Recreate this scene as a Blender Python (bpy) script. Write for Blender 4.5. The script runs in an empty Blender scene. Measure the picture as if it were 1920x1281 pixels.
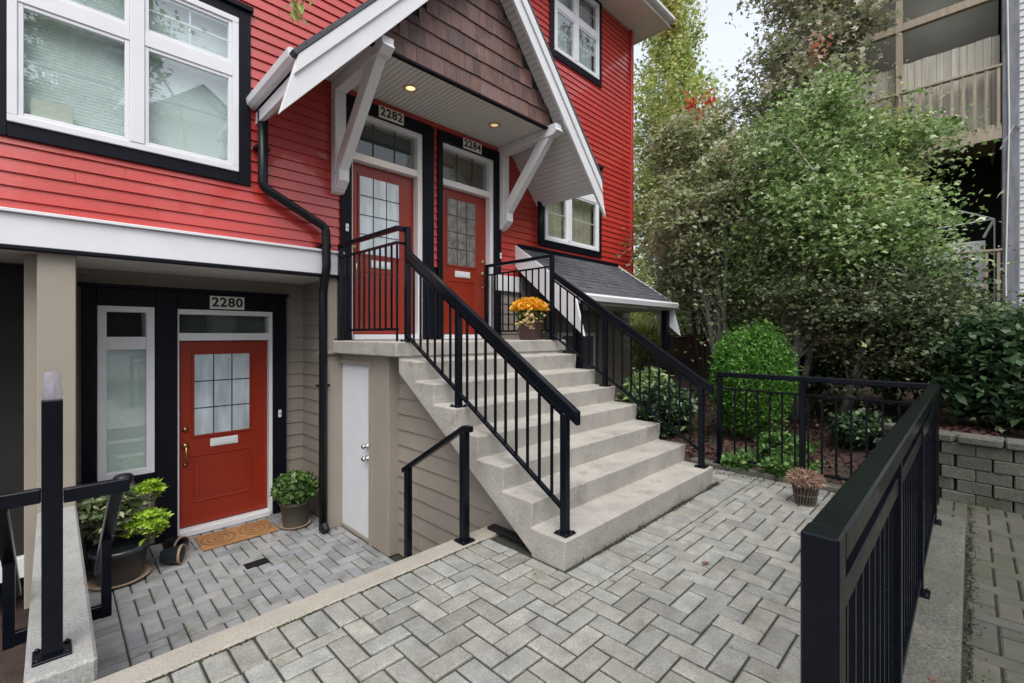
import bpy, math, random
import numpy as np
from mathutils import Vector
random.seed(7); rng = np.random.default_rng(7)
S2 = math.sqrt(2)
scene = bpy.context.scene
COL = scene.collection
# ------------------------------------------------------------------ camera, sky, sun, exposure
EYE = 1.48
cd = bpy.data.cameras.new('camera'); cam = bpy.data.objects.new('camera', cd); COL.objects.link(cam)
cam.location = (0, 0, EYE); cam.rotation_euler = (math.radians(90), 0, math.radians(-45))
cd.sensor_width = 36; cd.lens = 36 * 862 / 1920; cd.shift_y = -12.5 / 1920
cd.clip_start = 0.05; cd.clip_end = 600
scene.camera = cam
w = bpy.data.worlds.new('World'); scene.world = w; w.use_nodes = True
nt = w.node_tree; nt.nodes.clear()
SUN_EL, SUN_AZ = math.radians(58), math.radians(215)
sky = nt.nodes.new('ShaderNodeTexSky'); sky.sky_type = 'NISHITA'; sky.sun_disc = False
sky.sun_elevation = SUN_EL; sky.sun_rotation = SUN_AZ; sky.dust_density = 6; sky.air_density = 1.0; sky.ozone_density = 1.5
hs = nt.nodes.new('ShaderNodeHueSaturation'); hs.inputs['Saturation'].default_value = 0.28
bg = nt.nodes.new('ShaderNodeBackground'); bg.inputs['Strength'].default_value = 0.15
ow = nt.nodes.new('ShaderNodeOutputWorld')
cloud = nt.nodes.new('ShaderNodeMix'); cloud.data_type = 'RGBA'; cloud.inputs[0].default_value = .62
tcw = nt.nodes.new('ShaderNodeTexCoord'); nzw = nt.nodes.new('ShaderNodeTexNoise'); nzw.inputs['Scale'].default_value = 2.2; nzw.inputs['Detail'].default_value = 5
rpw = nt.nodes.new('ShaderNodeValToRGB'); rpw.color_ramp.elements[0].position = .3; rpw.color_ramp.elements[0].color = (3.35, 3.7, 4.35, 1); rpw.color_ramp.elements[1].position = .7; rpw.color_ramp.elements[1].color = (4.15, 4.45, 5.0, 1)
nt.links.new(tcw.outputs['Generated'], nzw.inputs['Vector']); nt.links.new(nzw.outputs['Fac'], rpw.inputs[0])
nt.links.new(sky.outputs[0], hs.inputs['Color']); nt.links.new(hs.outputs[0], cloud.inputs[6]); nt.links.new(rpw.outputs[0], cloud.inputs[7]); nt.links.new(cloud.outputs[2], bg.inputs['Color']); nt.links.new(bg.outputs[0], ow.inputs[0])
sl = bpy.data.lights.new('sun', 'SUN'); sl.energy = 1.35; sl.angle = math.radians(48); sl.color = (1, .97, .93)
so = bpy.data.objects.new('sun', sl); COL.objects.link(so)
sd = Vector((math.sin(SUN_AZ) * math.cos(SUN_EL), math.cos(SUN_AZ) * math.cos(SUN_EL), math.sin(SUN_EL)))
so.rotation_euler = sd.to_track_quat('Z', 'Y').to_euler()
scene.view_settings.view_transform = 'Standard'; scene.view_settings.look = 'None'
scene.view_settings.exposure = 0.92; scene.view_settings.gamma = 1.0
scene.render.engine = 'CYCLES'
scene.cycles.transparent_max_bounces = 12

# ------------------------------------------------------------------ materials
def srgb(r, g, b):
    f = lambda c: (c / 255 / 12.92) if c / 255 <= .04045 else ((c / 255 + .055) / 1.055) ** 2.4
    return (f(r), f(g), f(b), 1)
def mix_rgb(n, l, fac, a, b, mode='MIX'):
    m = n.new('ShaderNodeMix'); m.data_type = 'RGBA'; m.blend_type = mode
    for sock, val in ((m.inputs[0], fac), (m.inputs[6], a), (m.inputs[7], b)):
        if hasattr(val, 'links'): l.new(val, sock)
        else: sock.default_value = val
    return m.outputs[2]
def ramp(n, l, src, stops):
    r = n.new('ShaderNodeValToRGB'); e = r.color_ramp.elements
    while len(e) < len(stops): e.new(.5)
    for k, (p, c) in enumerate(stops): e[k].position = p; e[k].color = c
    l.new(src, r.inputs[0]); return r.outputs[0]
def noise(n, l, scale, detail=4, vec=None, rough=.55):
    t = n.new('ShaderNodeTexNoise'); t.inputs['Scale'].default_value = scale
    t.inputs['Detail'].default_value = detail; t.inputs['Roughness'].default_value = rough
    if vec is not None: l.new(vec, t.inputs['Vector'])
    return t.outputs['Fac']
G = lambda v: (v, v, v, 1)
def mat(name, col, rough=.6, var=.12, vscale=3, fine=0, bump=0, bscale=60, spec=.5, metal=0, island=0, stretch=None, coat=0, stain=None, stain_scale=1.2, stain_lo=.52):
    m = bpy.data.materials.new(name); m.use_nodes = True
    n, l = m.node_tree.nodes, m.node_tree.links
    p = n['Principled BSDF']
    p.inputs['Roughness'].default_value = rough; p.inputs['Specular IOR Level'].default_value = spec
    p.inputs['Metallic'].default_value = metal; p.inputs['Coat Weight'].default_value = coat
    tc = n.new('ShaderNodeTexCoord'); vec = tc.outputs['Object']
    if stretch:
        mp = n.new('ShaderNodeMapping'); mp.inputs['Scale'].default_value = stretch; l.new(vec, mp.inputs[0]); vec = mp.outputs[0]
    c = (*col[:3], 1)
    dark = tuple(x * (1 - var) for x in c[:3]) + (1,); lite = tuple(min(1, x * (1 + var)) for x in c[:3]) + (1,)
    out = ramp(n, l, noise(n, l, vscale, 5, vec), [(.3, dark), (.7, lite)])
    if fine:
        f = ramp(n, l, noise(n, l, bscale * 2.2, 2, vec), [(.3, G(1 - fine)), (.7, G(1))])
        out = mix_rgb(n, l, 1.0, out, f, 'MULTIPLY')
    if island:
        g = n.new('ShaderNodeNewGeometry'); i_ = island
        f = ramp(n, l, g.outputs['Random Per Island'], [(0, G(1 - i_)), (.22, (1 - i_ * .3, 1 - i_ * .36, 1 - i_ * .5, 1)), (.45, (1 - i_ * .75, 1 - i_ * .7, 1 - i_ * .62, 1)), (.7, (1, 1 - i_ * .06, 1 - i_ * .16, 1)), (.85, G(1 - i_ * .5)), (1, (1 - i_ * .12, 1 - i_ * .06, 1, 1))])
        out = mix_rgb(n, l, 1.0, out, f, 'MULTIPLY')
    if stain:
        f = ramp(n, l, noise(n, l, stain_scale, 6, tc.outputs['Object'], .65), [(stain_lo, G(0)), (stain_lo + .16, G(.75))])
        out = mix_rgb(n, l, f, out, (*stain[:3], 1))
    l.new(out, p.inputs['Base Color'])
    rr = n.new('ShaderNodeMapRange'); l.new(noise(n, l, vscale * 3, 3, vec), rr.inputs[0])
    rr.inputs[3].default_value = max(0, rough - .1); rr.inputs[4].default_value = min(1, rough + .1); l.new(rr.outputs[0], p.inputs['Roughness'])
    if bump:
        b = n.new('ShaderNodeBump'); b.inputs['Strength'].default_value = bump; b.inputs['Distance'].default_value = .01
        l.new(noise(n, l, bscale, 5, vec), b.inputs['Height']); l.new(b.outputs[0], p.inputs['Normal'])
    return m
def leaf_mat(name, stops, rough=.5, patch=None, patch_scale=.9, patch_lo=.55, trans=.42):
    m = bpy.data.materials.new(name); m.use_nodes = True
    n, l = m.node_tree.nodes, m.node_tree.links; p = n['Principled BSDF']
    g = n.new('ShaderNodeNewGeometry'); c = ramp(n, l, g.outputs['Random Per Island'], stops)
    tc = n.new('ShaderNodeTexCoord')
    if patch:
        f = ramp(n, l, noise(n, l, patch_scale, 3, tc.outputs['Object']), [(patch_lo, G(0)), (patch_lo + .1, G(.85))])
        c = mix_rgb(n, l, f, c, (*patch[:3], 1))
    l.new(c, p.inputs['Base Color']); p.inputs['Roughness'].default_value = rough; p.inputs['Specular IOR Level'].default_value = .5
    t = n.new('ShaderNodeBsdfTranslucent'); l.new(c, t.inputs[0])
    mx = n.new('ShaderNodeMixShader'); mx.inputs[0].default_value = trans
    l.new(p.outputs[0], mx.inputs[1]); l.new(t.outputs[0], mx.inputs[2]); l.new(mx.outputs[0], n['Material Output'].inputs[0])
    return m
def glass_mat(name, tint=(.8, .88, .86), ior=1.9, rough=0.0):
    m = bpy.data.materials.new(name); m.use_nodes = True
    n, l = m.node_tree.nodes, m.node_tree.links; n.remove(n['Principled BSDF'])
    tr = n.new('ShaderNodeBsdfTransparent'); tr.inputs[0].default_value = (*tint, 1)
    gl = n.new('ShaderNodeBsdfGlossy'); gl.inputs['Roughness'].default_value = rough; gl.inputs[0].default_value = (.95, .98, 1, 1)
    fr = n.new('ShaderNodeFresnel'); gm = n.new('ShaderNodeNewGeometry'); iv = n.new('ShaderNodeMapRange'); iv.inputs[3].default_value = ior; iv.inputs[4].default_value = 1 / ior
    l.new(gm.outputs['Backfacing'], iv.inputs[0]); l.new(iv.outputs[0], fr.inputs[0])
    tc = n.new('ShaderNodeTexCoord'); b = n.new('ShaderNodeBump'); b.inputs['Strength'].default_value = .03; b.inputs['Distance'].default_value = .02
    l.new(noise(n, l, 2.2, 1, tc.outputs['Object']), b.inputs['Height']); l.new(b.outputs[0], gl.inputs['Normal'])
    mx = n.new('ShaderNodeMixShader'); l.new(fr.outputs[0], mx.inputs[0]); l.new(tr.outputs[0], mx.inputs[1]); l.new(gl.outputs[0], mx.inputs[2])
    l.new(mx.outputs[0], n['Material Output'].inputs[0]); return m
def emit_mat(name, col, s):
    m = bpy.data.materials.new(name); m.use_nodes = True; n = m.node_tree.nodes; p = n['Principled BSDF']
    p.inputs['Base Color'].default_value = (*col, 1); p.inputs['Emission Color'].default_value = (*col, 1); p.inputs['Emission Strength'].default_value = s
    return m
M = {}
M['red'] = mat('red_paint', (.50, .034, .026), .38, .10, 1.5, spec=.7, bump=.2, bscale=40, stretch=(1, 1, 4), island=.18, coat=.45)
M['red_door'] = mat('red_door_paint', (.25, .020, .006), .36, .05, 2, bump=.06)
M['white'] = mat('white_paint', (.70, .70, .72), .45, .04, 3, bump=.08, bscale=30)
M['vinyl'] = mat('white_vinyl', (.72, .72, .75), .35, .03, 3)
M['tan'] = mat('tan_siding_paint', (.27, .235, .195), .6, .07, 2, bump=.15, bscale=40, island=.1)
M['tan_trim'] = mat('tan_trim_paint', (.30, .262, .215), .6, .05, 2, bump=.12, bscale=50)
M['navy'] = mat('black_trim_paint', (.0035, .004, .009), .5, .15, 3, spec=.18, bump=.1, bscale=35)
M['metal'] = mat('black_powder_coat', (.004, .0052, .009), .24, .25, 5, spec=.2, bump=.05, bscale=160)
M['downpipe'] = mat('black_downpipe', (.006, .007, .010), .35, .2, 4, spec=.3)
M['concrete'] = mat('cast_concrete', (.40, .375, .335), .85, .16, 4, fine=.20, bump=.5, bscale=40, stain=(.20, .18, .15), stain_scale=4.5, stain_lo=.55)
M['grey_conc'] = mat('speckled_concrete', (.36, .36, .345), .88, .12, 5, fine=.4, bump=.5, bscale=45, stain=(.22, .21, .18), stain_scale=3, stain_lo=.56)
M['kerb_grey'] = mat('grey_aggregate', (.15, .148, .125), .92, .2, 4, fine=.6, bump=.6, bscale=38, stain=(.09, .09, .065), stain_scale=1.5, stain_lo=.5)
M['kerb'] = mat('exposed_aggregate', (.40, .365, .31), .9, .12, 4, fine=.4, bump=.5, bscale=55)
M['found'] = mat('foundation_concrete', (.24, .215, .185), .85, .12, 2, bump=.2, bscale=70)
M['paver'] = mat('grey_pavers', (.375, .37, .335), .8, .2, 9, fine=.36, bump=.7, bscale=55, island=.38, stain=(.17, .158, .125), stain_scale=5.5, stain_lo=.565)
M['paver_low'] = mat('blue_grey_pavers', (.33, .335, .345), .85, .14, 7, fine=.2, bump=.45, bscale=110, island=.36, stain=(.13, .13, .10), stain_scale=4.0, stain_lo=.53)
M['paver_path'] = mat('path_pavers', (.11, .107, .088), .9, .15, 7, fine=.2, bump=.45, bscale=110, island=.3, stain=(.08, .085, .05), stain_scale=1.2, stain_lo=.5)
M['joint'] = mat('joint_sand', (.034, .034, .026), .95, .3, 9, bump=.5, bscale=150)
M['soil'] = mat('garden_soil', (.055, .030, .024), .95, .4, 6, fine=.5, bump=.9, bscale=40, stain=(.03, .04, .015), stain_scale=.9)
M['mulch'] = leaf_mat('bark_mulch', [(0, srgb(46, 26, 24)), (.5, srgb(74, 42, 36)), (1, srgb(96, 66, 50))], .9, trans=0)
M['shingle'] = mat('roof_shingle', (.115, .12, .14), .9, .2, 8, fine=.4, bump=.5, bscale=150, island=.45)
M['cedar'] = mat('cedar_shingles', (.20, .11, .098), .6, .25, 6, bump=.6, bscale=30, island=.68, stretch=(6, 6, 1), stain=(.27, .17, .15), stain_scale=3, stain_lo=.56)
M['soffit'] = mat('beadboard', (.66, .655, .64), .6, .03, 3)
M['wood'] = mat('weathered_wood', (.42, .35, .27), .85, .2, 3, bump=.3, bscale=30, stretch=(5, 5, .6), island=.3)
M['plywood'] = mat('grey_plywood', (.50, .47, .40), .85, .2, 2.5, bump=.3, bscale=25, stretch=(6, 6, .5), island=.2)
M['fence_wood'] = mat('brown_fence', (.13, .085, .062), .9, .2, 3, stretch=(6, 6, .6), island=.35)
M['dark_in'] = mat('dark_interior', (.018, .017, .016), .9, .2, 2)
M['tan_in'] = mat('curtain', (.42, .36, .27), .9, .12, 4, stretch=(12, 12, .3))
M['tarp'] = mat('grey_tarp', (.36, .35, .30), .7, .2, 1.2, bump=.4, bscale=4)
M['white_sheet'] = mat('white_sheet', (.66, .66, .69), .7, .05, 2, bump=.4, bscale=5)
M['blind'] = mat('blinds', (.80, .83, .82), .6, .04, 2)
M['frost'] = mat('frosted_glass', (.46, .53, .57), .12, .30, 2.6, spec=1.0, bump=.35, bscale=16, stretch=(3, 1, .7), coat=.6)
M['seeded'] = mat('textured_glass', (.17, .155, .14), .12, .5, 9, spec=.9, bump=.5, bscale=26)
M['lead'] = mat('lead_came', (.03, .035, .045), .4, .1)
M['brass'] = mat('brass', (.45, .31, .15), .35, .15, 8, metal=1)
M['steel'] = mat('satin_steel', (.6, .6, .6), .25, .1, 8, metal=1)
M['plate'] = mat('number_plate', (.70, .67, .60), .5, .05)
M['ink'] = mat('black_lettering', (.012, .012, .012), .5, .1)
M['glass'] = glass_mat('window_glass', (.84, .92, .90), 2.6)
M['glass_dark'] = glass_mat('transom_glass', (.7, .76, .74), 1.7)
M['brown_pot'] = mat('brown_pot', (.085, .047, .042), .55, .15)
M['grey_pot'] = mat('glazed_pot', (.030, .036, .046), .3, .2, spec=.6)
M['clay'] = mat('clay_saucer', (.30, .21, .14), .8, .2)
M['tan_pot'] = mat('taupe_pot', (.11, .098, .075), .6, .2)
M['coir'] = mat('coir_mat', (.44, .22, .085), .95, .2, 12, fine=.5, bump=.8, bscale=150)
M['coir_dark'] = mat('coir_mat_pattern', (.26, .125, .05), .95, .2, 12, fine=.5, bump=.8, bscale=150)
M['bark'] = mat('bark', (.115, .095, .075), .9, .3, 6, bump=.8, bscale=40, stretch=(1, 1, .25))
M['bark_pale'] = mat('pale_bark', (.25, .225, .19), .9, .3, 6, bump=.6, bscale=40, stretch=(1, 1, .25))
M['block'] = mat('retaining_block', (.15, .147, .12), .92, .2, 4, fine=.35, bump=.9, bscale=45, island=.25, stain=(.06, .075, .035), stain_scale=1.6, stain_lo=.52)
M['acrylic'] = mat('clear_plastic', (.36, .35, .44), .25, .3, 20)
_a = M['acrylic'].node_tree; _t = _a.nodes.new('ShaderNodeBsdfTransparent'); _m = _a.nodes.new('ShaderNodeMixShader'); _m.inputs[0].default_value = .30
_a.links.new(_t.outputs[0], _m.inputs[1]); _a.links.new(_a.nodes['Principled BSDF'].outputs[0], _m.inputs[2]); _a.links.new(_m.outputs[0], _a.nodes['Material Output'].inputs[0])
M['lamp'] = emit_mat('lamp_lens', (1, .62, .28), 1.1)
M['lamp_dim'] = emit_mat('lamp_lens_dim', (.9, .62, .36), .35)
M['lamp_ring'] = mat('lamp_ring', (.55, .42, .27), .3, .1)
M['pale_siding'] = mat('pale_siding', (.62, .65, .62), .6, .05, 2, island=.06)
M['slate_paint'] = mat('weathered_blue_paint', (.19, .19, .22), .8, .3, 3, stretch=(4, 4, .8), stain=(.25, .24, .25), stain_scale=4)
M['far_house'] = mat('far_house', (.50, .49, .47), .7, .06, 1)
M['maple'] = leaf_mat('maple_leaves', [(0, srgb(98, 114, 70)), (.35, srgb(142, 156, 104)), (.7, srgb(180, 188, 142)), (1, srgb(226, 222, 210))], .3, patch=srgb(196, 166, 146), patch_scale=1.1, patch_lo=.6)
M['maple_green'] = leaf_mat('green_leaves', [(0, srgb(76, 102, 52)), (.4, srgb(120, 150, 84)), (.75, srgb(156, 180, 116)), (1, srgb(214, 222, 188))], .3, patch=srgb(188, 186, 120), patch_scale=.8, patch_lo=.58)
M['maple_red'] = leaf_mat('autumn_leaves', [(0, srgb(100, 110, 76)), (.4, srgb(146, 154, 114)), (.7, srgb(184, 180, 156)), (1, srgb(220, 214, 206))], .3, patch=srgb(200, 96, 76), patch_scale=.75, patch_lo=.60)
M['scarlet'] = leaf_mat('scarlet_leaves', [(0, srgb(190, 62, 42)), (1, srgb(226, 96, 66))], .5)
M['yellow_green'] = leaf_mat('yellow_green_leaves', [(0, srgb(128, 150, 70)), (.4, srgb(170, 188, 98)), (.75, srgb(188, 194, 122)), (1, srgb(222, 214, 166))], .5, patch=srgb(196, 168, 106), patch_scale=.6, patch_lo=.62)
M['dark_leaf'] = leaf_mat('dark_glossy_leaves', [(0, srgb(30, 48, 28)), (.5, srgb(58, 88, 52)), (.85, srgb(92, 122, 78)), (1, srgb(156, 172, 140))], .3)
M['weeping'] = leaf_mat('lace_leaves', [(0, srgb(50, 60, 38)), (.5, srgb(92, 104, 70)), (1, srgb(138, 146, 108))], .5)
M['cedar_green'] = leaf_mat('arborvitae', [(0, srgb(44, 84, 28)), (.5, srgb(84, 140, 50)), (1, srgb(140, 188, 84))], .5)
M['choisya'] = leaf_mat('lime_leaves', [(0, srgb(128, 168, 40)), (.5, srgb(168, 204, 60)), (1, srgb(204, 226, 104))], .4)
M['rhodo'] = leaf_mat('pale_green_leaves', [(0, srgb(72, 96, 58)), (.5, srgb(124, 142, 96)), (1, srgb(184, 190, 150))], .4)
M['potgreen'] = leaf_mat('pot_green_leaves', [(0, srgb(42, 74, 34)), (.5, srgb(84, 122, 58)), (1, srgb(132, 158, 92))], .4)
M['mum'] = leaf_mat('mum_petals', [(0, srgb(206, 140, 20)), (.5, srgb(240, 180, 34)), (1, srgb(250, 212, 84))], .6)
M['mum_pale'] = leaf_mat('faded_petals', [(0, srgb(206, 178, 120)), (1, srgb(226, 206, 156))], .6)
M['dead'] = leaf_mat('dry_stems', [(0, srgb(96, 74, 62)), (.5, srgb(146, 116, 98)), (1, srgb(186, 160, 138))], .9, trans=.05)
M['ivy'] = leaf_mat('ground_leaves', [(0, srgb(44, 84, 30)), (.5, srgb(84, 128, 56)), (1, srgb(140, 170, 96))], .45)
M['fallen'] = leaf_mat('fallen_leaf', [(0, srgb(150, 96, 88)), (1, srgb(168, 118, 100))], .6)

# ------------------------------------------------------------------ object helpers
WL = {}
def tag(o, label, cat=None, group=None, kind=None):
    if label: o['label'] = label
    if cat: o['category'] = cat
    if group: o['group'] = group
    if kind: o['kind'] = kind
    return o
def thing(name, label, cat, loc=(0, 0, 0), group=None):
    o = bpy.data.objects.new(name, None); COL.objects.link(o); o.location = loc; o.empty_display_size = .1
    WL[o.name] = Vector(loc); return tag(o, label, cat, group)
def link(name, me, m, parent=None):
    o = bpy.data.objects.new(name, me); COL.objects.link(o)
    if m is not None: me.materials.append(M[m] if isinstance(m, str) else m)
    if parent is not None:
        o.parent = parent
        if parent.type == 'EMPTY': o.location = -WL[parent.name]
    return o
SPLIT = {'grille', 'gutter', 'porch_fascia', 'bargeboard', 'barge_cap', 'porch_roof', 'shed_bargeboard', 'shed_post', 'leaded_bar', 'pane', 'bolt', 'closet_trim', 'door_surround', 'eave_fascia', 'joist', 'pipe_clip', 'sloped_soffit_half', 'wall_block'}
class MB:
    def __init__(s): s.v = []; s.f = []
    def add(s, vs, fs):
        b = len(s.v); s.v += [tuple(p) for p in vs]; s.f += [tuple(b + i for i in f) for f in fs]; return s
    def box(s, x0, x1, y0, y1, z0, z1, bev=0):
        if x0 > x1: x0, x1 = x1, x0
        if y0 > y1: y0, y1 = y1, y0
        if z0 > z1: z0, z1 = z1, z0
        b = min(bev, (x1 - x0) / 2.1, (y1 - y0) / 2.1, (z1 - z0) / 2.1)
        if b <= 0:
            return s.add([(x, y, z) for z in (z0, z1) for y in (y0, y1) for x in (x0, x1)],
                         [(0, 2, 3, 1), (4, 5, 7, 6), (0, 1, 5, 4), (2, 6, 7, 3), (0, 4, 6, 2), (1, 3, 7, 5)])
        vs = []; idx = {}
        for i, (X, dx) in enumerate(((x0, 1), (x1, -1))):
            for j, (Y, dy) in enumerate(((y0, 1), (y1, -1))):
                for k, (Z, dz) in enumerate(((z0, 1), (z1, -1))):
                    idx[i, j, k, 0] = len(vs); vs.append((X, Y + dy * b, Z + dz * b))
                    idx[i, j, k, 1] = len(vs); vs.append((X + dx * b, Y, Z + dz * b))
                    idx[i, j, k, 2] = len(vs); vs.append((X + dx * b, Y + dy * b, Z))
        F = []
        for a in (0, 1):
            F.append([idx[a, 0, 0, 0], idx[a, 1, 0, 0], idx[a, 1, 1, 0], idx[a, 0, 1, 0]])
            F.append([idx[0, a, 0, 1], idx[1, a, 0, 1], idx[1, a, 1, 1], idx[0, a, 1, 1]])
            F.append([idx[0, 0, a, 2], idx[1, 0, a, 2], idx[1, 1, a, 2], idx[0, 1, a, 2]])
            for c in (0, 1):
                F.append([idx[0, a, c, 1], idx[1, a, c, 1], idx[1, a, c, 2], idx[0, a, c, 2]])
                F.append([idx[a, 0, c, 0], idx[a, 1, c, 0], idx[a, 1, c, 2], idx[a, 0, c, 2]])
                F.append([idx[a, c, 0, 0], idx[a, c, 1, 0], idx[a, c, 1, 1], idx[a, c, 0, 1]])
                for e in (0, 1): F.append([idx[a, c, e, 0], idx[a, c, e, 1], idx[a, c, e, 2]])
        return s.add(vs, F)
    def bar(s, p, q, wd, h, up=(0, 0, 1)):
        """bar with vertical-ish section h and width wd, p,q are centre-line ends"""
        p = Vector(p); q = Vector(q); d = (q - p).normalized(); u = Vector(up)
        side = d.cross(u); side = side.normalized() if side.length > 1e-6 else Vector((1, 0, 0)); u = side.cross(d).normalized()
        vs = []
        for c in (p, q):
            for a, b in ((-1, -1), (1, -1), (1, 1), (-1, 1)): vs.append(c + side * (a * wd / 2) + u * (b * h / 2))
        return s.add(vs, [(0, 3, 2, 1), (4, 5, 6, 7), (0, 1, 5, 4), (1, 2, 6, 5), (2, 3, 7, 6), (3, 0, 4, 7)])
    def plumbbar(s, p, q, wd, h):
        """inclined bar whose ends are plumb-cut; p,q = top centre-line"""
        p = Vector(p); q = Vector(q); d = q - p; side = Vector((-d.y, d.x, 0)).normalized() * (wd / 2)
        vs = []
        for c in (p, q):
            vs += [c - side - Vector((0, 0, h)), c + side - Vector((0, 0, h)), c + side, c - side]
        return s.add(vs, [(0, 3, 2, 1), (4, 5, 6, 7), (0, 1, 5, 4), (1, 2, 6, 5), (2, 3, 7, 6), (3, 0, 4, 7)])
    def tube(s, pts, rad, seg=8, cap=True):
        pts = [Vector(p) for p in pts]; n = len(pts)
        rad = [rad] * n if not hasattr(rad, '__len__') else rad
        rings = []; ref = None
        for i in range(n):
            d = (pts[min(i + 1, n - 1)] - pts[max(i - 1, 0)]).normalized()
            if ref is None: ref = d.orthogonal().normalized()
            ref = (ref - d * ref.dot(d)).normalized(); o = d.cross(ref)
            rings.append([pts[i] + (ref * math.cos(a) + o * math.sin(a)) * rad[i] for a in (2 * math.pi * k / seg for k in range(seg))])
        vs = [v for r in rings for v in r]; F = []
        for i in range(n - 1):
            for k in range(seg):
                k2 = (k + 1) % seg; F.append((i * seg + k, i * seg + k2, (i + 1) * seg + k2, (i + 1) * seg + k))
        if cap: F.append(tuple(range(seg))[::-1]); F.append(tuple((n - 1) * seg + k for k in range(seg)))
        return s.add(vs, F)
    def lathe(s, c, prof, seg=32):
        vs = []; F = []
        for (r, z) in prof:
            for k in range(seg):
                a = 2 * math.pi * k / seg; vs.append((c[0] + r * math.cos(a), c[1] + r * math.sin(a), c[2] + z))
        for i in range(len(prof) - 1):
            for k in range(seg):
                k2 = (k + 1) % seg; F.append((i * seg + k, i * seg + k2, (i + 1) * seg + k2, (i + 1) * seg + k))
        return s.add(vs, F)
    def prism(s, poly, a0, a1, axis='y'):
        """poly of (p,q): axis y -> (x,z); axis x -> (y,z); axis z -> (x,y)"""
        n = len(poly)
        f = {'y': lambda p, a: (p[0], a, p[1]), 'x': lambda p, a: (a, p[0], p[1]), 'z': lambda p, a: (p[0], p[1], a)}[axis]
        vs = [f(p, a0) for p in poly] + [f(p, a1) for p in poly]
        F = [tuple(range(n)), tuple(range(2 * n - 1, n - 1, -1))] + [(i, i + n, (i + 1) % n + n, (i + 1) % n) for i in range(n)]
        return s.add(vs, F)
    def build(s, name, m, parent=None, smooth=False, bevel=0):
        if name in SPLIT and len(s.f) > 6:
            par = list(range(len(s.v)))
            def fd(i):
                while par[i] != i: par[i] = par[par[i]]; i = par[i]
                return i
            for f in s.f:
                for q in f[1:]: par[fd(q)] = fd(f[0])
            comp = {}
            for f in s.f: comp.setdefault(fd(f[0]), []).append(f)
            if len(comp) > 1:
                first = None
                for fs in comp.values():
                    ids = sorted({q for f in fs for q in f}); mp = {q: k for k, q in enumerate(ids)}; t = MB()
                    t.v = [s.v[q] for q in ids]; t.f = [tuple(mp[q] for q in f) for f in fs]
                    o = t._build(name, m, parent, smooth, bevel); first = first or o
                return first
        return s._build(name, m, parent, smooth, bevel)
    def _build(s, name, m, parent=None, smooth=False, bevel=0):
        me = bpy.data.meshes.new(name); me.from_pydata(s.v, [], s.f); me.update()
        if smooth: me.shade_smooth()
        o = link(name, me, m, parent)
        import bmesh
        bm = bmesh.new(); bm.from_mesh(me); bmesh.ops.recalc_face_normals(bm, faces=bm.faces); bm.to_mesh(me); bm.free()
        if bevel:
            b = o.modifiers.new('bevel', 'BEVEL'); b.width = bevel; b.segments = 2; b.limit_method = 'ANGLE'; b.angle_limit = math.radians(40)
        return o
def bx(name, m, parent, x0, x1, y0, y1, z0, z1, bev=.004): return MB().box(x0, x1, y0, y1, z0, z1, bev).build(name, m, parent)

def lap(mb, axis, pos, sgn, a0, a1, z0, z1, e, holes=(), th=.016, lim=None):
    """lap siding rows on a vertical plane. axis 'y': plane y=pos, runs along x. sgn: outward direction sign."""
    z = z0
    while z < z1 - 1e-4:
        zt = min(z + e, z1); cuts = {z, zt}
        for h in holes:
            for c in (h[2], h[3]):
                if z < c < zt: cuts.add(c)
        cuts = sorted(cuts)
        A0, A1 = (a0, a1) if lim is None else lim((z + zt) / 2, a0, a1)
        for c0, c1 in zip(cuts, cuts[1:]):
            cm = (c0 + c1) / 2; segs = [(A0, A1)]
            for h in holes:
                if h[2] < cm < h[3]:
                    ns = []
                    for s0, s1 in segs:
                        if h[1] <= s0 or h[0] >= s1: ns.append((s0, s1)); continue
                        if h[0] > s0: ns.append((s0, h[0]))
                        if h[1] < s1: ns.append((h[1], s1))
                    segs = ns
            off = lambda zz: th * (1 - (zz - z) / e)
            if len(cuts) == 2 and segs:
                ns = []
                for s0, s1 in segs:
                    q = s0 + random.uniform(.4, 3.6)
                    while q < s1 - .3: ns.append((s0, q - .001)); s0 = q + .001; q += random.uniform(1.8, 3.6)
                    ns.append((s0, s1))
                segs = ns
            for s0, s1 in segs:
                if s1 - s0 < .001: continue
                P = [(s0, c0, off(c0)), (s1, c0, off(c0)), (s1, c1, off(c1)), (s0, c1, off(c1))]
                if abs(c0 - z) < 1e-6: P += [(s0, c0, -.004), (s1, c0, -.004)]
                vs = [(a, pos + sgn * o, zz) if axis == 'y' else (pos + sgn * o, a, zz) for a, zz, o in P]
                mb.add(vs, [(0, 1, 2, 3)] + ([(4, 5, 1, 0)] if len(P) == 6 else []))
        z = zt
    return mb

def text_mesh(txt, h, name='digits'):
    c = bpy.data.curves.new('t', 'FONT'); c.body = txt; c.size = h; c.extrude = .002; c.offset = .003 * h / .1; c.align_x = 'CENTER'; c.align_y = 'CENTER'
    c.space_character = 1.12
    o = bpy.data.objects.new('t', c); COL.objects.link(o)
    dg = bpy.context.evaluated_depsgraph_get(); me = bpy.data.meshes.new_from_object(o.evaluated_get(dg)); bpy.data.objects.remove(o)
    me.name = name; me.materials.clear(); return me
def plate(parent, txt, x, y, z, wd=.27, ht=.105):
    p = MB().box(x - wd / 2, x + wd / 2, y - .008, y, z - ht / 2, z + ht / 2, .002).build('address_plate', 'plate', parent)
    me = text_mesh(txt, ht * .98)
    for v in me.vertices: v.co = (x + v.co.x, y - .009 - v.co.z, z + v.co.y)
    o = link('digits', me, 'ink', p); return p

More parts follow.
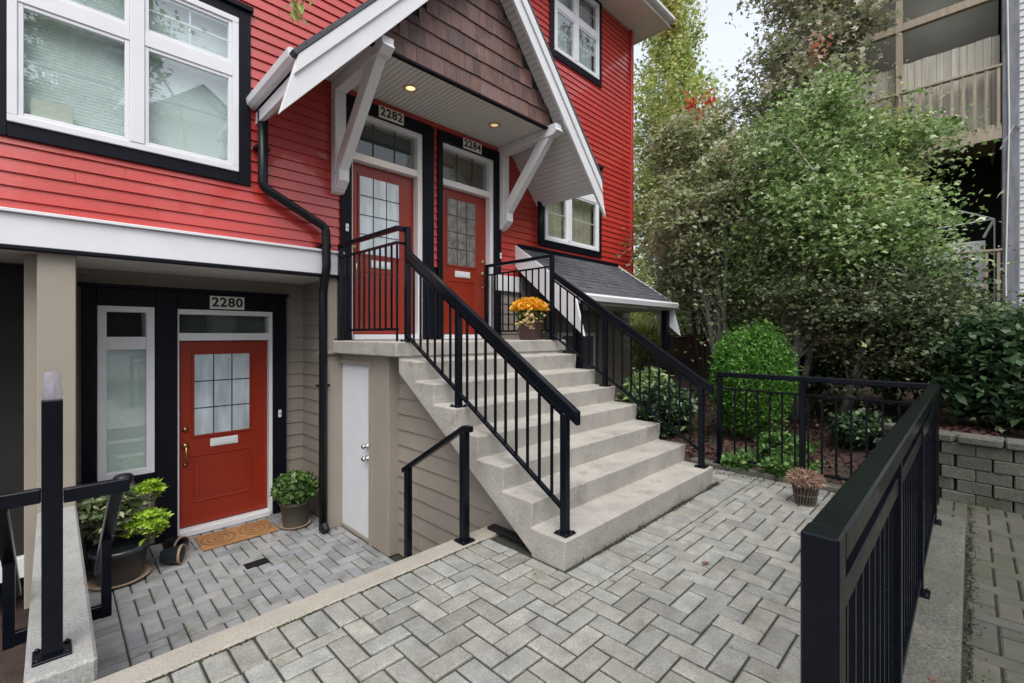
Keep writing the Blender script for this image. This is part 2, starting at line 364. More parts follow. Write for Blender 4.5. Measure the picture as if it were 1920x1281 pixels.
# ------------------------------------------------------------------ foliage helpers (numpy)
def leaf_mesh(name, pts, size, m, parent=None, up=.8, aspect=.55, fold=.25, dirs=None, lobes=False):
    n = len(pts); pts = np.asarray(pts, float)
    nrm = rng.normal(size=(n, 3)); nrm[:, 2] = np.abs(nrm[:, 2]) * .6 + up; nrm /= np.linalg.norm(nrm, axis=1)[:, None]
    d = rng.normal(size=(n, 3)) if dirs is None else np.asarray(dirs, float) + rng.normal(size=(n, 3)) * .15
    d -= nrm * (d * nrm).sum(1)[:, None]; d /= np.linalg.norm(d, axis=1)[:, None] + 1e-9
    sd_ = np.cross(nrm, d); sz = (size * (0.45 + 1.1 * rng.random(n) ** 1.3))[:, None]
    if lobes:   # three-pointed leaf: 7 vertices
        loc = [(-.5, 0, 0), (-.1, .45, -.1), (.05, .16, 0), (.55, 0, -.1), (.05, -.16, 0), (-.1, -.45, -.1)]
        V = np.stack([pts + d * sz * a + sd_ * sz * b + nrm * sz * c for a, b, c in loc], 1)
        faces = np.array([[0, 1, 2, 3], [0, 3, 4, 5]])
    else:
        loc = [(-.5, 0, 0), (0, -aspect / 2, fold * .3), (.5, 0, -.1), (0, aspect / 2, fold * .3)]
        V = np.stack([pts + d * sz * a + sd_ * sz * b + nrm * sz * c for a, b, c in loc], 1)
        faces = np.array([[0, 1, 2, 3]])
    k = V.shape[1]; V = V.reshape(-1, 3)
    F = (faces[None] + (np.arange(n) * k)[:, None, None]).reshape(-1)
    me = bpy.data.meshes.new(name); me.vertices.add(len(V)); me.vertices.foreach_set('co', V.ravel())
    nf = len(F) // 4; me.loops.add(len(F)); me.loops.foreach_set('vertex_index', F.astype(np.int32))
    me.polygons.add(nf); me.polygons.foreach_set('loop_start', np.arange(0, len(F), 4, dtype=np.int32)); me.polygons.foreach_set('loop_total', np.full(nf, 4, np.int32))
    me.update(calc_edges=True); me.validate()
    return link(name, me, m, parent)
def tree(name, label, cat, base, trunk_top, blobs, n, size, m, bark='bark', trad=.09, per=180, flat=.45, csz=.28, group=None, lobes=True, stems=1, up=.8, twig=True, surf=.55, vase=False):
    """blobs: list of (cx,cy,cz,rx,ry,rz,weight)"""
    t = thing(name, label, cat, base, group); B = Vector(base)
    W = np.array([b[6] for b in blobs]); W = W / W.sum(); nc = max(3, int(n / per)); cl = []
    for i in range(nc):
        b = blobs[rng.choice(len(blobs), p=W)]; v = rng.normal(size=3); v /= np.linalg.norm(v); r = surf + (1 - surf) * rng.random() ** .7
        if rng.random() < .25: r *= rng.random()
        cl.append(np.array([b[0] + v[0] * b[3] * r, b[1] + v[1] * b[4] * r, b[2] + v[2] * b[5] * r]))
    cl = np.array(cl); pts = []
    for c in cl:
        k = int(per * (.35 + 1.3 * rng.random())); s = csz * (.55 + .9 * rng.random())
        o = c - np.array([blobs[0][0], blobs[0][1], blobs[0][2] - .5]); o[2] *= .4; o = o / (np.linalg.norm(o) + 1e-6) + rng.normal(size=3) * .35; o /= np.linalg.norm(o)
        q = rng.normal(size=(k, 3)) * np.array([s * .7, s * .7, s * flat * .75]); a = rng.normal(size=k) * s * 1.25
        q = q + a[:, None] * o[None]; q[:, 2] -= .25 * a * a / s
        pts.append(c + q)
    pts = np.concatenate(pts)
    leaf_mesh('crown', pts, size, m, t, up=up, lobes=lobes)
    mb = MB(); T = Vector(trunk_top); H = T.z - B.z
    tips = []
    for k in range(stems):
        o = Vector((random.uniform(-.2, .2), random.uniform(-.2, .2), 0)) * (0 if stems == 1 else 1.6)
        tt = T + o * 2.2; mid = B.lerp(tt, .5) + Vector((random.uniform(-.1, .1), random.uniform(-.1, .1), 0))
        path = [B + o * .25, B.lerp(mid, .5) + o * .2, mid, mid.lerp(tt, .5) + Vector((.04, -.05, 0)), tt]
        mb.tube(path, [trad * 1.25, trad, trad * .85, trad * .65, trad * .35], 8); tips.append(path)
    for i, c in enumerate(cl[: 90 if twig else 0]):
        path = random.choice(tips); c = Vector(c)
        a = path[2] if vase else (path[random.choice((2, 3, 4))])
        if c.z < a.z - .2: a = path[1]
        md = a.lerp(c, .5) + Vector((random.uniform(-.12, .12), random.uniform(-.12, .12), .1))
        mb.tube([a, a.lerp(md, .5), md, c], [trad * .35, trad * .26, trad * .18, trad * .07], 5, cap=False)
    mb.build('trunk', bark, t, smooth=True)
    return t

# ================================================================== SETTING: ground and paving
def tile_rect(mb, x0, x1, y0, y1, z, b=.009, g=.0056, h=.05):
    x0 += g; x1 -= g; y0 += g; y1 -= g
    if x1 - x0 < .02 or y1 - y0 < .02: return
    z = z + random.uniform(-.0022, .0022); tx, ty = random.uniform(-.0016, .0016), random.uniform(-.0016, .0016)
    j = lambda: random.uniform(-.002, .002)
    V = []
    for zz, i in ((z - h, 0), (z - b * .8, 0), (z, b)):
        for (x, y, sx, sy) in ((x0, y0, 1, 1), (x1, y0, -1, 1), (x1, y1, -1, -1), (x0, y1, 1, -1)):
            V.append((x + sx * i + (j() if i else 0), y + sy * i + (j() if i else 0), zz + tx * sx + ty * sy))
    mb.add(V, [(0, 1, 5, 4), (1, 2, 6, 5), (2, 3, 7, 6), (3, 0, 4, 7), (4, 5, 9, 8), (5, 6, 10, 9), (6, 7, 11, 10), (7, 4, 8, 11), (8, 9, 10, 11)])
def herringbone(mb, regs, z, u=.1125, ox=0, oy=0, **k):
    X0 = min(r[0] for r in regs); X1 = max(r[1] for r in regs); Y0 = min(r[2] for r in regs); Y1 = max(r[3] for r in regs)
    for i in range(int((X0 - ox) / u) - 3, int((X1 - ox) / u) + 3):
        for j in range(int((Y0 - oy) / u) - 3, int((Y1 - oy) / u) + 3):
            q = (i - j) % 4
            if q == 0: r = (i, i + 2, j, j + 1)
            elif q == 3: r = (i, i + 1, j, j + 2)
            else: continue
            x0, x1, y0, y1 = ox + r[0] * u, ox + r[1] * u, oy + r[2] * u, oy + r[3] * u
            ps = []
            for R in regs:
                a, b, c, d = max(x0, R[0]), min(x1, R[1]), max(y0, R[2]), min(y1, R[3])
                if a < b and c < d: ps.append((a, b, c, d))
            if not ps: continue
            if abs(sum((b - a) * (d - c) for a, b, c, d in ps) - 2 * u * u) < 1e-6: ps = [(x0, x1, y0, y1)]
            for p in ps: tile_rect(mb, *p, z, **k)
def soldiers(mb, x0, x1, y0, y1, z, along='x', u=.1125):
    a, b = (x0, x1) if along == 'x' else (y0, y1); n = max(1, round((b - a) / u)); s = (b - a) / n
    for k in range(n):
        if along == 'x': tile_rect(mb, a + k * s, a + (k + 1) * s, y0, y1, z)
        else: tile_rect(mb, x0, x1, a + k * s, a + (k + 1) * s, z)
PZ = -.72           # lower patio level
mb = MB(); herringbone(mb, [(-2.2, 5.2, .28, 1.57), (-2.2, 2.26, 1.57, 2.27), (-2.2, .98, -1.6, .28)], 0, ox=.03, oy=.05)
soldiers(mb, -2.2, 2.26, 2.27, 2.49, 0); soldiers(mb, 2.26, 5.2, 1.57, 1.79, 0); soldiers(mb, 4.65, 5.2, 1.79, 2.02, 0)
tag(mb.build('terrace_paving', 'paver'), 'grey herringbone block paving of the upper terrace', kind='structure')
tag(MB().prism([(-2.2, -1.6), (.98, -1.6), (.98, .27), (5.2, .27), (5.2, 2.49), (-2.2, 2.49)], -1.0, -.014, 'z').build('terrace_bed', 'joint'), 'joint sand under the terrace paving', kind='structure')
mb = MB(); herringbone(mb, [(.37, 2.36, 3.48, 5.2), (.37, 2.3, 5.2, 6.1)], PZ, ox=.37, oy=.0)
soldiers(mb, .145, .37, 3.48, 6.1, PZ, 'y')
tag(mb.build('patio_paving', 'paver_low'), 'blue grey block paving of the sunken patio', kind='structure')
tag(bx('patio_bed', 'joint', None, .0, 2.6, 2.6, 6.3, PZ - .3, PZ - .014, 0), 'joint sand under the patio paving', kind='structure')
mb = MB()
for k in range(3): mb.box(.145, 2.36, 2.65, 2.92 + .28 * k, PZ, -.18 * (k + 1), .01)
tag(mb.build('patio_steps', 'concrete'), 'concrete steps down to the sunken patio', kind='structure')
mb = MB(); herringbone(mb, [(-.5, 6.35, -1.9, .03), (5.18, 6.35, .03, .5)], -.14, ox=.02, oy=.01)
tag(mb.build('path_paving', 'paver_path'), 'mossy block paving of the lane beside the terrace', kind='structure')
tag(bx('path_bed', 'joint', None, 1.0, 6.5, -4, .6, -1.1, -.156, 0), 'joint sand under the lane paving', kind='structure')
gm = MB().add([(-300, -300, -1.05), (300, -300, -1.05), (300, 300, -1.05), (-300, 300, -1.05)], [(0, 1, 2, 3)])
tag(gm.build('ground', 'soil'), 'bare earth around the houses', kind='structure')
# garden soil: a gently rising bed behind the far railing
mb = MB(); nx, ny = 46, 60
def gz(x, y):
    z = -.02 + .085 * max(0, x - 5.5)
    if x > 6.3 and y < .45: z = max(z, .46)
    elif x > 6.3 and y < .9: z = max(z, .46 - (y - .45) * .9)
    return min(z, .75) + .03 * math.sin(x * 3.1 + y * 2.3) * math.cos(y * 4.1 - x)
V = []
for j in range(ny + 1):
    for i in range(nx + 1):
        x = 5.3 + i * .2; y = -4 + j * .22; V.append((x, y, gz(x, y) if not (x < 6.36 and y < .45) else -.3))
F = [(j * (nx + 1) + i, j * (nx + 1) + i + 1, (j + 1) * (nx + 1) + i + 1, (j + 1) * (nx + 1) + i) for j in range(ny) for i in range(nx)]
mb.add(V, F); mb.add([(4.63, 1.8, -.03), (5.32, 1.8, -.03), (5.32, 5.1, -.03), (4.63, 5.1, -.03)], [(0, 1, 2, 3)])
tag(mb.build('garden_soil', 'soil', smooth=True), 'dark planting bed behind the terrace railing', kind='structure')
P = np.column_stack([rng.uniform(5.4, 9.5, 9000), rng.uniform(-.2, 4.5, 9000)]); P = np.array([(x, y, gz(x, y) + .012) for x, y in P if not (x < 6.4 and y < .5)])
tag(leaf_mesh('bark_mulch', P, .055, 'mulch', up=2, lobes=False), 'red brown bark mulch on the planting bed', 'mulch', kind='stuff')

# ================================================================== retaining walls and kerbs
tag(bx('patio_kerb', 'kerb', None, -2.2, 2.42, 2.493, 2.648, PZ - .2, .008, .01), 'pale aggregate kerb between the terrace and the sunken patio', 'kerb')
tag(bx('lane_kerb', 'kerb_grey', None, .98, 5.16, .035, .278, -.9, .006, .012), 'grey aggregate kerb under the near black railing', 'kerb')
tag(bx('garden_kerb', 'kerb_grey', None, 5.20, 5.34, .28, 2.3, -.5, .05, .012), 'low concrete kerb under the far black railing', 'kerb')
tag(bx('low_wall', 'grey_conc', None, -.082, .138, 2.652, 5.14, PZ - .2, .10, .012), 'narrow concrete wall between the two sunken entrances', 'low wall')
bw = thing('block_wall', 'mossy grey block retaining wall holding the shrub bed', 'retaining wall', (6.3, 0, -.14))
bp = [(6.62, .62), (6.42, .38), (6.33, .1), (6.30, -.25), (6.30, -.7), (6.34, -1.2), (6.42, -1.8)]
def along(pts, s):
    for a, b in zip(pts, pts[1:]):
        L = math.dist(a, b)
        if s <= L: return (a[0] + (b[0] - a[0]) * s / L, a[1] + (b[1] - a[1]) * s / L, math.atan2(b[1] - a[1], b[0] - a[0]))
        s -= L
    return None
mb = MB(); cap = MB()
def rb(mb, c, ang, l, d, z0, z1, b):
    t = MB().box(-l / 2, l / 2, -d / 2, d / 2, z0, z1, b); ca, sa = math.cos(ang), math.sin(ang)
    mb.add([(c[0] + x * ca - y * sa, c[1] + x * sa + y * ca, z) for x, y, z in t.v], t.f)
for r in range(5):
    s = -.11 if r % 2 else 0.02
    while True:
        q = along(bp, max(0, s + .12))
        if q is None or s > 2.5: break
        rb(mb, (q[0] + random.uniform(-.006, .006), q[1]), q[2], .2365, .22, -.16 + r * .118, -.16 + (r + 1) * .118 - .003, .008); s += .24
s = .0
while s < 2.5:
    q = along(bp, s + .15)
    if q is None: break
    rb(cap, (q[0] - .015, q[1]), q[2], .302, .27, .432, .505, .012); s += .31
mb.build('block', 'block', bw); cap.build('coping', 'kerb_grey', bw)

# ================================================================== THE RED HOUSE
H = thing('red_townhouse', 'red lap sided townhouse with white bands, three red doors and gabled porch', 'house', (2.3, 5.15, PZ))
YW = 5.15; BAND = 2.40; SOF = 4.36
W1 = (-.241, 1.30, 3.085, 4.60); W2 = (5.90, 7.49, 3.09, 4.60); W3 = (6.16, 7.50, 6.42, 7.88)
D1 = (2.47, 3.47, 1.416, 4.13); D2 = (3.80, 4.75, 1.416, 4.13)
holes = [W1, W2, W3, D1, D2]
mb = MB(); lap(mb, 'y', YW, -1, -4, 8.72, BAND, 8.0, .105, holes)
mb.build('red_siding', 'red', H)
mb = MB(); lap(mb, 'x', 8.74, 1, YW, 11, BAND, 8.0, .105); mb.build('red_siding', 'red', H)
bx('corner_board', 'red', H, 8.69, 8.775, 5.10, 5.20, BAND + .3, 7.97)
# tan lower storey
lap(MB(), 'y', 6.12, -1, .137, 2.3, PZ, 2.13, .155, [(.25, .80, -.02, 1.9), (.92, 2.03, PZ - .1, 1.9)]).build('tan_siding', 'tan', H)
lap(MB(), 'x', 2.30, -1, 5.2, 6.12, PZ, 2.13, .155).build('tan_siding', 'tan', H)
lap(MB(), 'y', YW, -1, 2.22, 2.47, 1.2, 2.15, .155).build('tan_siding', 'tan', H)
lap(MB(), 'y', YW, -1, 4.75, 8.7, -.05, 2.40, .155, [(6.3, 7.3, .3, 1.5)]).build('tan_siding', 'tan', H)
lap(MB(), 'x', 2.48, -1, 2.2, 4.12, PZ, 1.30, .157, lim=lambda z, a, b: (max(a, 2.09 + max(0, z) / .668), b) if z > 0 else (2.6, b)).build('tan_siding', 'tan', H)
lap(MB(), 'y', 6.12, -1, -1.5, -.15, PZ, 2.13, .155, [(-1.2, -.16, PZ - .1, 1.9)]).build('tan_siding', 'tan', H)
bx('foundation_panel', 'found', H, 2.445, 2.50, 1.95, 2.62, -.4, -.04, 0)
MB().prism([(2.0, -.3), (2.655, -.3), (2.655, .33), (2.1, -.03)], 2.44, 2.47, 'x').build('foundation_panel', 'found', H)
# closet under the landing
mb = MB(); mb.box(2.352, 2.50, 4.08, 4.44, PZ, 1.262, .004); mb.box(2.352, 2.42, 4.44, 5.30, 1.17, 1.262); mb.box(2.352, 2.50, 5.30, 5.40, PZ, 1.262)
mb.box(2.36, 2.42, 4.43, 5.31, PZ, PZ + .03)
mb.build('closet_wall', 'tan_trim', H)
mb = MB(); mb.box(2.335, 2.352, 4.41, 4.455, PZ, 1.2); mb.box(2.335, 2.352, 5.285, 5.33, PZ, 1.2); mb.box(2.335, 2.352, 4.455, 5.285, 1.155, 1.2)
mb.build('closet_trim', 'tan_trim', H)
cdoor = bx('closet_door', 'white', H, 2.37, 2.41, 4.462, 5.288, PZ + .035, 1.15, .003)
for z, r in ((.30, .028), (.17, .03)):
    MB().lathe((0, 0, 0), [(.002, 0), (r, .004), (r, .012), (r * .5, .02), (r * .5, .035), (r * .95, .045), (r, .058), (r * .6, .07), (0.001, .072)], 20)
    k = MB().lathe((0, 0, 0), [(.002, 0), (r, .004), (r, .012), (r * .5, .02), (r * .5, .035), (r * .95, .045), (r, .058), (r * .6, .07), (0.001, .072)], 20)
    k.v = [(2.37 - zz, 4.53 + xx, z + yy) for xx, yy, zz in k.v]; k.build('knob', 'steel', cdoor, smooth=True)
# tan corner strip, pillar, soffit and band
mb = MB(); mb.box(2.16, 2.40, 5.14, 5.24, PZ, 1.27, .004); mb.box(2.14, 2.30, 5.12, 5.24, 1.28, 2.15, .004); mb.box(2.12, 2.34, 5.10, 5.24, 1.262, 1.30, .004)
mb.build('corner_board', 'tan_trim', H)
bx('pillar', 'tan_trim', H, -.085, .137, 5.15, 5.36, -.1, 2.13, .006)
bx('partition', 'tan_trim', H, -.16, .10, 5.36, 6.12, PZ, 2.13, .004)
bx('fascia_band', 'white', H, -4, 2.36, 5.085, 5.16, 2.155, 2.395, .004)
bx('fascia_cap', 'white', H, -4, 2.36, 5.055, 5.16, 2.398, 2.425, .004)
bx('fascia_foot', 'navy', H, -4, 2.36, 5.075, 5.16, 2.125, 2.152, .003)
bx('fascia_band', 'white', H, 4.76, 5.30, 5.085, 5.14, 2.155, 2.395, .004)
bx('soffit', 'soffit', H, -4, 2.32, 5.16, 6.14, 2.13, 2.16, 0)
# body behind the walls
mb = MB(); mb.box(-4, 8.70, 5.62, 11, 2.2, 8.0); mb.box(-4, 2.34, 6.45, 11, PZ, 2.2); mb.box(2.51, 8.70, 5.62, 11, PZ, 2.2)
mb.box(2.34, 2.50, 5.42, 11, PZ, 2.2); mb.box(-4, 8.7, 5.17, 5.62, 7.97, 8.05)
mb.build('inner_wall', 'dark_in', H)
# house roof and eave
mb = MB(); mb.box(-4, 9.16, 4.52, 11, 7.96, 7.985); mb.build('eave_soffit', 'white', H)
mb = MB(); mb.box(-4, 9.2, 4.49, 4.525, 7.95, 8.13, .004); mb.box(9.165, 9.2, 4.525, 11, 7.95, 8.13, .004)
mb.build('eave_fascia', 'white', H)
MB().prism([(4.49, 8.13), (4.40, 8.13), (4.375, 8.10), (4.375, 8.05), (4.41, 8.02), (4.49, 8.02)], -4, 9.2, 'x').build('gutter', 'white', H)
mb = MB(); mb.add([(-4, 4.42, 8.135), (9.25, 4.42, 8.135), (9.25, 7.8, 10.6), (-4, 7.8, 10.6), (-4, 11.2, 8.135), (9.25, 11.2, 8.135)], [(0, 1, 2, 3), (3, 2, 5, 4), (1, 5, 2), (0, 3, 4), (0, 4, 5, 1)])
mb.build('roof', 'shingle', H)

def window(W, mull, rail_z0, rail_z1, back='blind', trim=.11, muntin=True, grid_top=True, y=YW, slats=True):
    x0, x1, z0, z1 = W; yo = y - .05
    f = MB()
    fw = .055
    f.box(x0, x1, yo, y + .05, z0, z0 + fw, .004); f.box(x0, x1, yo, y + .05, z1 - fw, z1, .004)
    f.box(x0, x0 + fw, yo + .001, y + .05, z0 + fw, z1 - fw, .004); f.box(x1 - fw, x1, yo + .001, y + .05, z0 + fw, z1 - fw, .004)
    f.box(mull - .05, mull + .05, yo - .004, y + .05, z0 + fw, z1 - fw, .004)
    sashes = [(x0 + fw, mull - .05), (mull + .05, x1 - fw)]; s = .032
    for a, b in sashes:
        f.box(a, b, yo + .004, y + .04, rail_z0 + s, rail_z1 - s, .004)
        for c, d in ((z0 + fw, rail_z0 + s), (rail_z1 - s, z1 - fw)):
            f.box(a, a + s, yo + .012, y + .03, c, d, .004); f.box(b - s, b, yo + .012, y + .03, c, d, .004)
            f.box(a + s, b - s, yo + .014, y + .03, c, c + s, .004); f.box(a + s, b - s, yo + .014, y + .03, d - s, d, .004)
    fr = f.build('window', 'vinyl', H)
    p = MB(); g = MB()
    for a, b in sashes:
        for c, d in ((z0 + fw, rail_z0 + s), (rail_z1 - s, z1 - fw)):
            p.add([(a + s - .004, yo + .03, c + s - .004), (b - s + .004, yo + .03, c + s - .004), (b - s + .004, yo + .03, d - s + .004), (a + s - .004, yo + .03, d - s + .004)], [(0, 1, 2, 3)])
            if muntin:
                m = (c + d) / 2 + .02; g.box(a + s, b - s, yo + .045, yo + .052, m - .008, m + .008)
            if grid_top and c > rail_z0: g.box((a + b) / 2 - .007, (a + b) / 2 + .007, yo + .053, yo + .060, c + s, d - s)
    p.build('pane', 'glass', fr)
    if g.v: g.build('grille', 'vinyl', fr)
    b_ = MB()
    if slats:
        z = z0 + .03
        while z < z1 - .02:
            b_.add([(x0 + .02, y + .10, z), (x1 - .02, y + .10, z), (x1 - .02, y + .1025, z + .0282), (x0 + .02, y + .1025, z + .0282)], [(0, 1, 2, 3)]); z += .028
    else:
        n = 60; xs = [x0 + (x1 - x0) * k / n for k in range(n + 1)]
        vs = [(x, y + .12 + .02 * math.sin(k * 1.3), z) for z in (z0, z1) for k, x in enumerate(xs)]
        b_.add(vs, [(k, k + 1, k + n + 2, k + n + 1) for k in range(n)])
    b_.build('blind' if slats else 'curtain', back, fr)
    t = MB(); yt = y - .032
    t.box(x0 - trim, x0 - .001, yt, y + .02, z0 - .11, z1 + trim, .003); t.box(x1 + .001, x1 + trim, yt, y + .02, z0 - .11, z1 + trim, .003)
    t.box(x0, x1, yt - .001, y + .02, z1 + .001, z1 + trim, .003); t.box(x0, x1, yt - .002, y + .02, z0 - .11, z0 - .001, .003)  # bottom trim deepened to take in the shadow below it as black board
    t.box(x0 - trim - .02, x1 + trim + .02, yt - .03, y + .02, z1 + trim + .001, z1 + trim + .05, .004)
    t.build('trim', 'navy', fr)
    r = MB(); r.box(x0, x1, y + .30, y + .31, z0, z1); r.build('inner_wall', 'dark_in', fr)
    return fr
w1 = window(W1, .52, 3.975, 4.165)
tag(w1, 'wide white window with blinds in a black surround above the sunken entrance')
MB().box(-.12, .12, YW + .01, YW + .03, 3.14, 3.33, .003).build('picture', 'plate', w1)
w2 = window(W2, 6.57, 3.975, 4.165, 'tan_in', slats=False); tag(w2, 'white window with tan curtains right of the porch')
w3 = window(W3, 6.78, 7.14, 7.33, 'white_sheet', slats=False, grid_top=False); tag(w3, 'upper white window under the eave')

def door(x0, x1, z0, z1, y, gl, came, gm, slot, hx, hz, pan, label, lock_dx=0):
    d = bx('front_door', 'red_door', H, x0, x1, y, y + .04, z0, z1, .002); tag(d, label)
    gx0, gx1, gz0, gz1 = gl; yf = y
    mb = MB(); m = .028
    mb.box(gx0 - m, gx1 + m, yf - .012, yf, gz1, gz1 + m, .005); mb.box(gx0 - m, gx1 + m, yf - .012, yf, gz0 - m, gz0, .005)
    mb.box(gx0 - m, gx0, yf - .013, yf, gz0, gz1, .005); mb.box(gx1, gx1 + m, yf - .013, yf, gz0, gz1, .005)
    px0, px1, pz0, pz1 = pan; m = .022
    mb.box(px0 - m, px1 + m, yf - .009, yf, pz1, pz1 + m, .005); mb.box(px0 - m, px1 + m, yf - .009, yf, pz0 - m, pz0, .005)
    mb.box(px0 - m, px0, yf - .010, yf, pz0, pz1, .005); mb.box(px1, px1 + m, yf - .010, yf, pz0, pz1, .005)
    mb.prism([(px0 + .05, pz0 + .05), (px1 - .05, pz0 + .05), (px1 - .05, pz1 - .05), (px0 + .05, pz1 - .05)], yf - .007, yf, 'y')
    mb.build('panel_moulding', 'red_door', d)
    MB().box(gx0, gx1, yf - .004, yf - .001, gz0, gz1).build('glass', gm, d)
    c = MB()
    for k in range(1, came[0]):
        x = gx0 + (gx1 - gx0) * k / came[0]; c.box(x - .005, x + .005, yf - .009, yf - .0045, gz0, gz1)
    for k in range(1, came[1]):
        z = gz0 + (gz1 - gz0) * k / came[1]; c.box(gx0, gx1, yf - .0085, yf - .0042, z - .005, z + .005)
    c.build('leaded_bars', 'lead', d)
    sx0, sx1, sz0, sz1 = slot
    s = MB(); s.box(sx0, sx1, yf - .012, yf, sz0, sz1, .004); s.box(sx0 + .02, sx1 - .02, yf - .018, yf - .012, sz0 + .018, sz1 - .014, .003); s.build('mail_slot', 'white', d)
    h = MB()
    def rose(zc, r):
        q = MB().lathe((0, 0, 0), [(.001, .03), (r * .5, .03), (r * .6, .022), (r, .010), (r, 0)], 18); h.add([(hx + a, yf - b, zc + cc) for a, cc, b in q.v], q.f)
    rose(hz + .18, .032); h.build('deadbolt', 'brass', d, smooth=True); h = MB(); rose(hz, .036)
    h.tube([(hx, yf - .02, hz), (hx, yf - .06, hz - .02), (hx, yf - .065, hz - .10), (hx, yf - .055, hz - .17), (hx, yf - .02, hz - .20)], [.010, .011, .012, .010, .008], 10)
    rose(hz - .21, .024)
    h.build('handle', 'brass', d, smooth=True)
    return d
door(.975, 1.868, PZ + .08, 1.41, 6.13, (1.12, 1.67, .36, 1.26), (3, 3), 'frost', (1.27, 1.55, .21, .30), 1.035, .26, (1.12, 1.67, -.37, .12), 'red door of the sunken entrance with a nine pane frosted light')
door(2.50, 3.39, 1.49, 3.55, 5.24, (2.63, 3.17, 2.47, 3.41), (3, 4), 'frost', (2.78, 3.06, 2.31, 2.40), 2.56, 2.35, (2.66, 3.14, 1.70, 2.24), 'left red door on the landing with frosted glass')
door(3.80, 4.672, 1.49, 3.55, 5.24, (3.95, 4.46, 2.48, 3.42), (3, 4), 'seeded', (4.08, 4.36, 2.31, 2.40), 4.60, 2.40, (3.98, 4.44, 1.70, 2.24), 'right red door on the landing with darker textured glass')
# door frames and transoms
def frame(x0, x1, z0, zd, zt, yf, lx0, lx1, back):
    f = MB(); y1 = yf + .20
    f.box(x0, lx0 - .004, yf, y1, z0, zt, .003); f.box(lx1 + .004, x1, yf, y1, z0, zt, .003)
    f.box(lx0 - .004, lx1 + .004, yf, y1, zt - .055, zt, .003); f.box(lx0 - .004, lx1 + .004, yf + .01, y1, zd + .006, zd + .09, .003)
    f.box(lx0 - .004, lx1 + .004, yf - .04, y1, z0 + .002, z0 + .065, .005)
    fr = f.build('door_frame', 'white', H)
    a, b = lx0, lx1
    MB().add([(a, yf + .08, zd + .09), (b, yf + .08, zd + .09), (b, yf + .08, zt - .055), (a, yf + .08, zt - .055)], [(0, 1, 2, 3)]).build('transom_pane', 'glass_dark', fr)
    c = MB()
    for k in (1, 2):
        x = a + (b - a) * k / 3; c.box(x - .006, x + .006, yf + .068, yf + .078, zd + .09, zt - .055)
    c.build('leaded_bar', 'lead', fr)
    MB().box(a, b, yf + .17, yf + .18, zd + .09, zt - .055).build('curtain', back, fr)
M['transom_back'] = mat('transom_blind', (.12, .125, .12), .7, .3, 3)
M['transom_tan'] = mat('transom_tan', (.26, .20, .14), .7, .3, 3)
frame(.955, 1.91, PZ + .003, 1.41, 1.76, 6.06, .975, 1.868, 'transom_back')
frame(2.475, 3.465, 1.419, 3.55, 4.128, 5.14, 2.50, 3.39, 'transom_back')
frame(3.782, 4.74, 1.419, 3.55, 4.128, 5.14, 3.80, 4.672, 'transom_tan')
# black surrounds
mb = MB(); y0, y1 = 6.04, 6.13
mb.box(.20, .305, y0, y1, -.05, 1.95, .004); mb.box(.765, .953, y0, y1, PZ + .004, 1.95, .004); mb.box(1.912, 2.065, y0, y1, PZ + .004, 1.95, .004)
mb.box(.305, .765, y0, y1, 1.775, 1.95, .004); mb.box(.953, 1.912, y0 + .001, y1, 1.765, 1.95, .004); mb.box(.305, .765, y0, y1, -.05, .035, .004)
mb.box(.17, 2.09, y0 - .02, y1, 1.951, 1.985, .004)
mb.build('door_surround', 'navy', H)
mb = MB(); y0, y1 = 5.108, 5.16
mb.box(2.34, 2.472, y0, y1, 1.42, 4.27, .004); mb.box(3.468, 3.63, y0, y1, 1.42, 4.27, .004); mb.box(2.472, 3.468, y0 + .001, y1, 4.131, 4.27, .004)
mb.box(3.70, 3.779, y0, y1, 1.42, 4.27, .004); mb.box(4.743, 4.88, y0, y1, 1.42, 4.27, .004); mb.box(3.779, 4.743, y0 + .001, y1, 4.131, 4.27, .004)
mb.build('door_surround', 'navy', H)
plate(H, '2280', 1.42, 6.035, 1.845, .345, .145); plate(H, '2282', 2.98, 5.10, 4.205, .345, .145); plate(H, '2284', 4.29, 5.10, 4.205, .345, .145)
for x, y, z in ((1.985, 6.04, .51), (2.41, 5.108, 2.72), (4.86, 5.108, 2.69)):
    b = bx('doorbell', 'vinyl', H, x - .018, x + .018, y - .014, y, z - .045, z + .045, .005)
    MB().lathe((0, 0, 0), [(.009, 0), (.009, .004), (.001, .006)], 14).build('button', 'brass', b).matrix_basis = __import__('mathutils').Matrix.Translation((x, y - .014, z)) @ __import__('mathutils').Matrix.Rotation(math.radians(90), 4, 'X')
# sidelight window by the lower door
f = MB(); x0, x1, z0, z1 = .311, .759, .04, 1.77; y0 = 6.05
f.box(x0, x1, y0, y0 + .08, z0, z0 + .06, .004); f.box(x0, x1, y0, y0 + .08, z1 - .06, z1, .004); f.box(x0, x0 + .07, y0, y0 + .08, z0 + .06, z1 - .06, .004); f.box(x1 - .07, x1, y0, y0 + .08, z0 + .06, z1 - .06, .004)
f.box(x0 + .07, x1 - .07, y0 + .005, y0 + .08, 1.33, 1.46, .004)
sw = f.build('window', 'vinyl', H); tag(sw, 'narrow white sidelight window left of the lower door')
p = MB()
for c, d in ((z0 + .06, 1.33), (1.46, z1 - .06)): p.add([(x0 + .07, y0 + .04, c), (x1 - .07, y0 + .04, c), (x1 - .07, y0 + .04, d), (x0 + .07, y0 + .04, d)], [(0, 1, 2, 3)])
p.build('pane', 'glass', sw)
b_ = MB(); z = z0 + .03
while z < 1.33: b_.add([(x0, y0 + .09, z), (x1, y0 + .09, z), (x1, y0 + .096, z + .0255), (x0, y0 + .096, z + .0255)], [(0, 1, 2, 3)]); z += .0245
b_.build('blind', 'blind', sw)
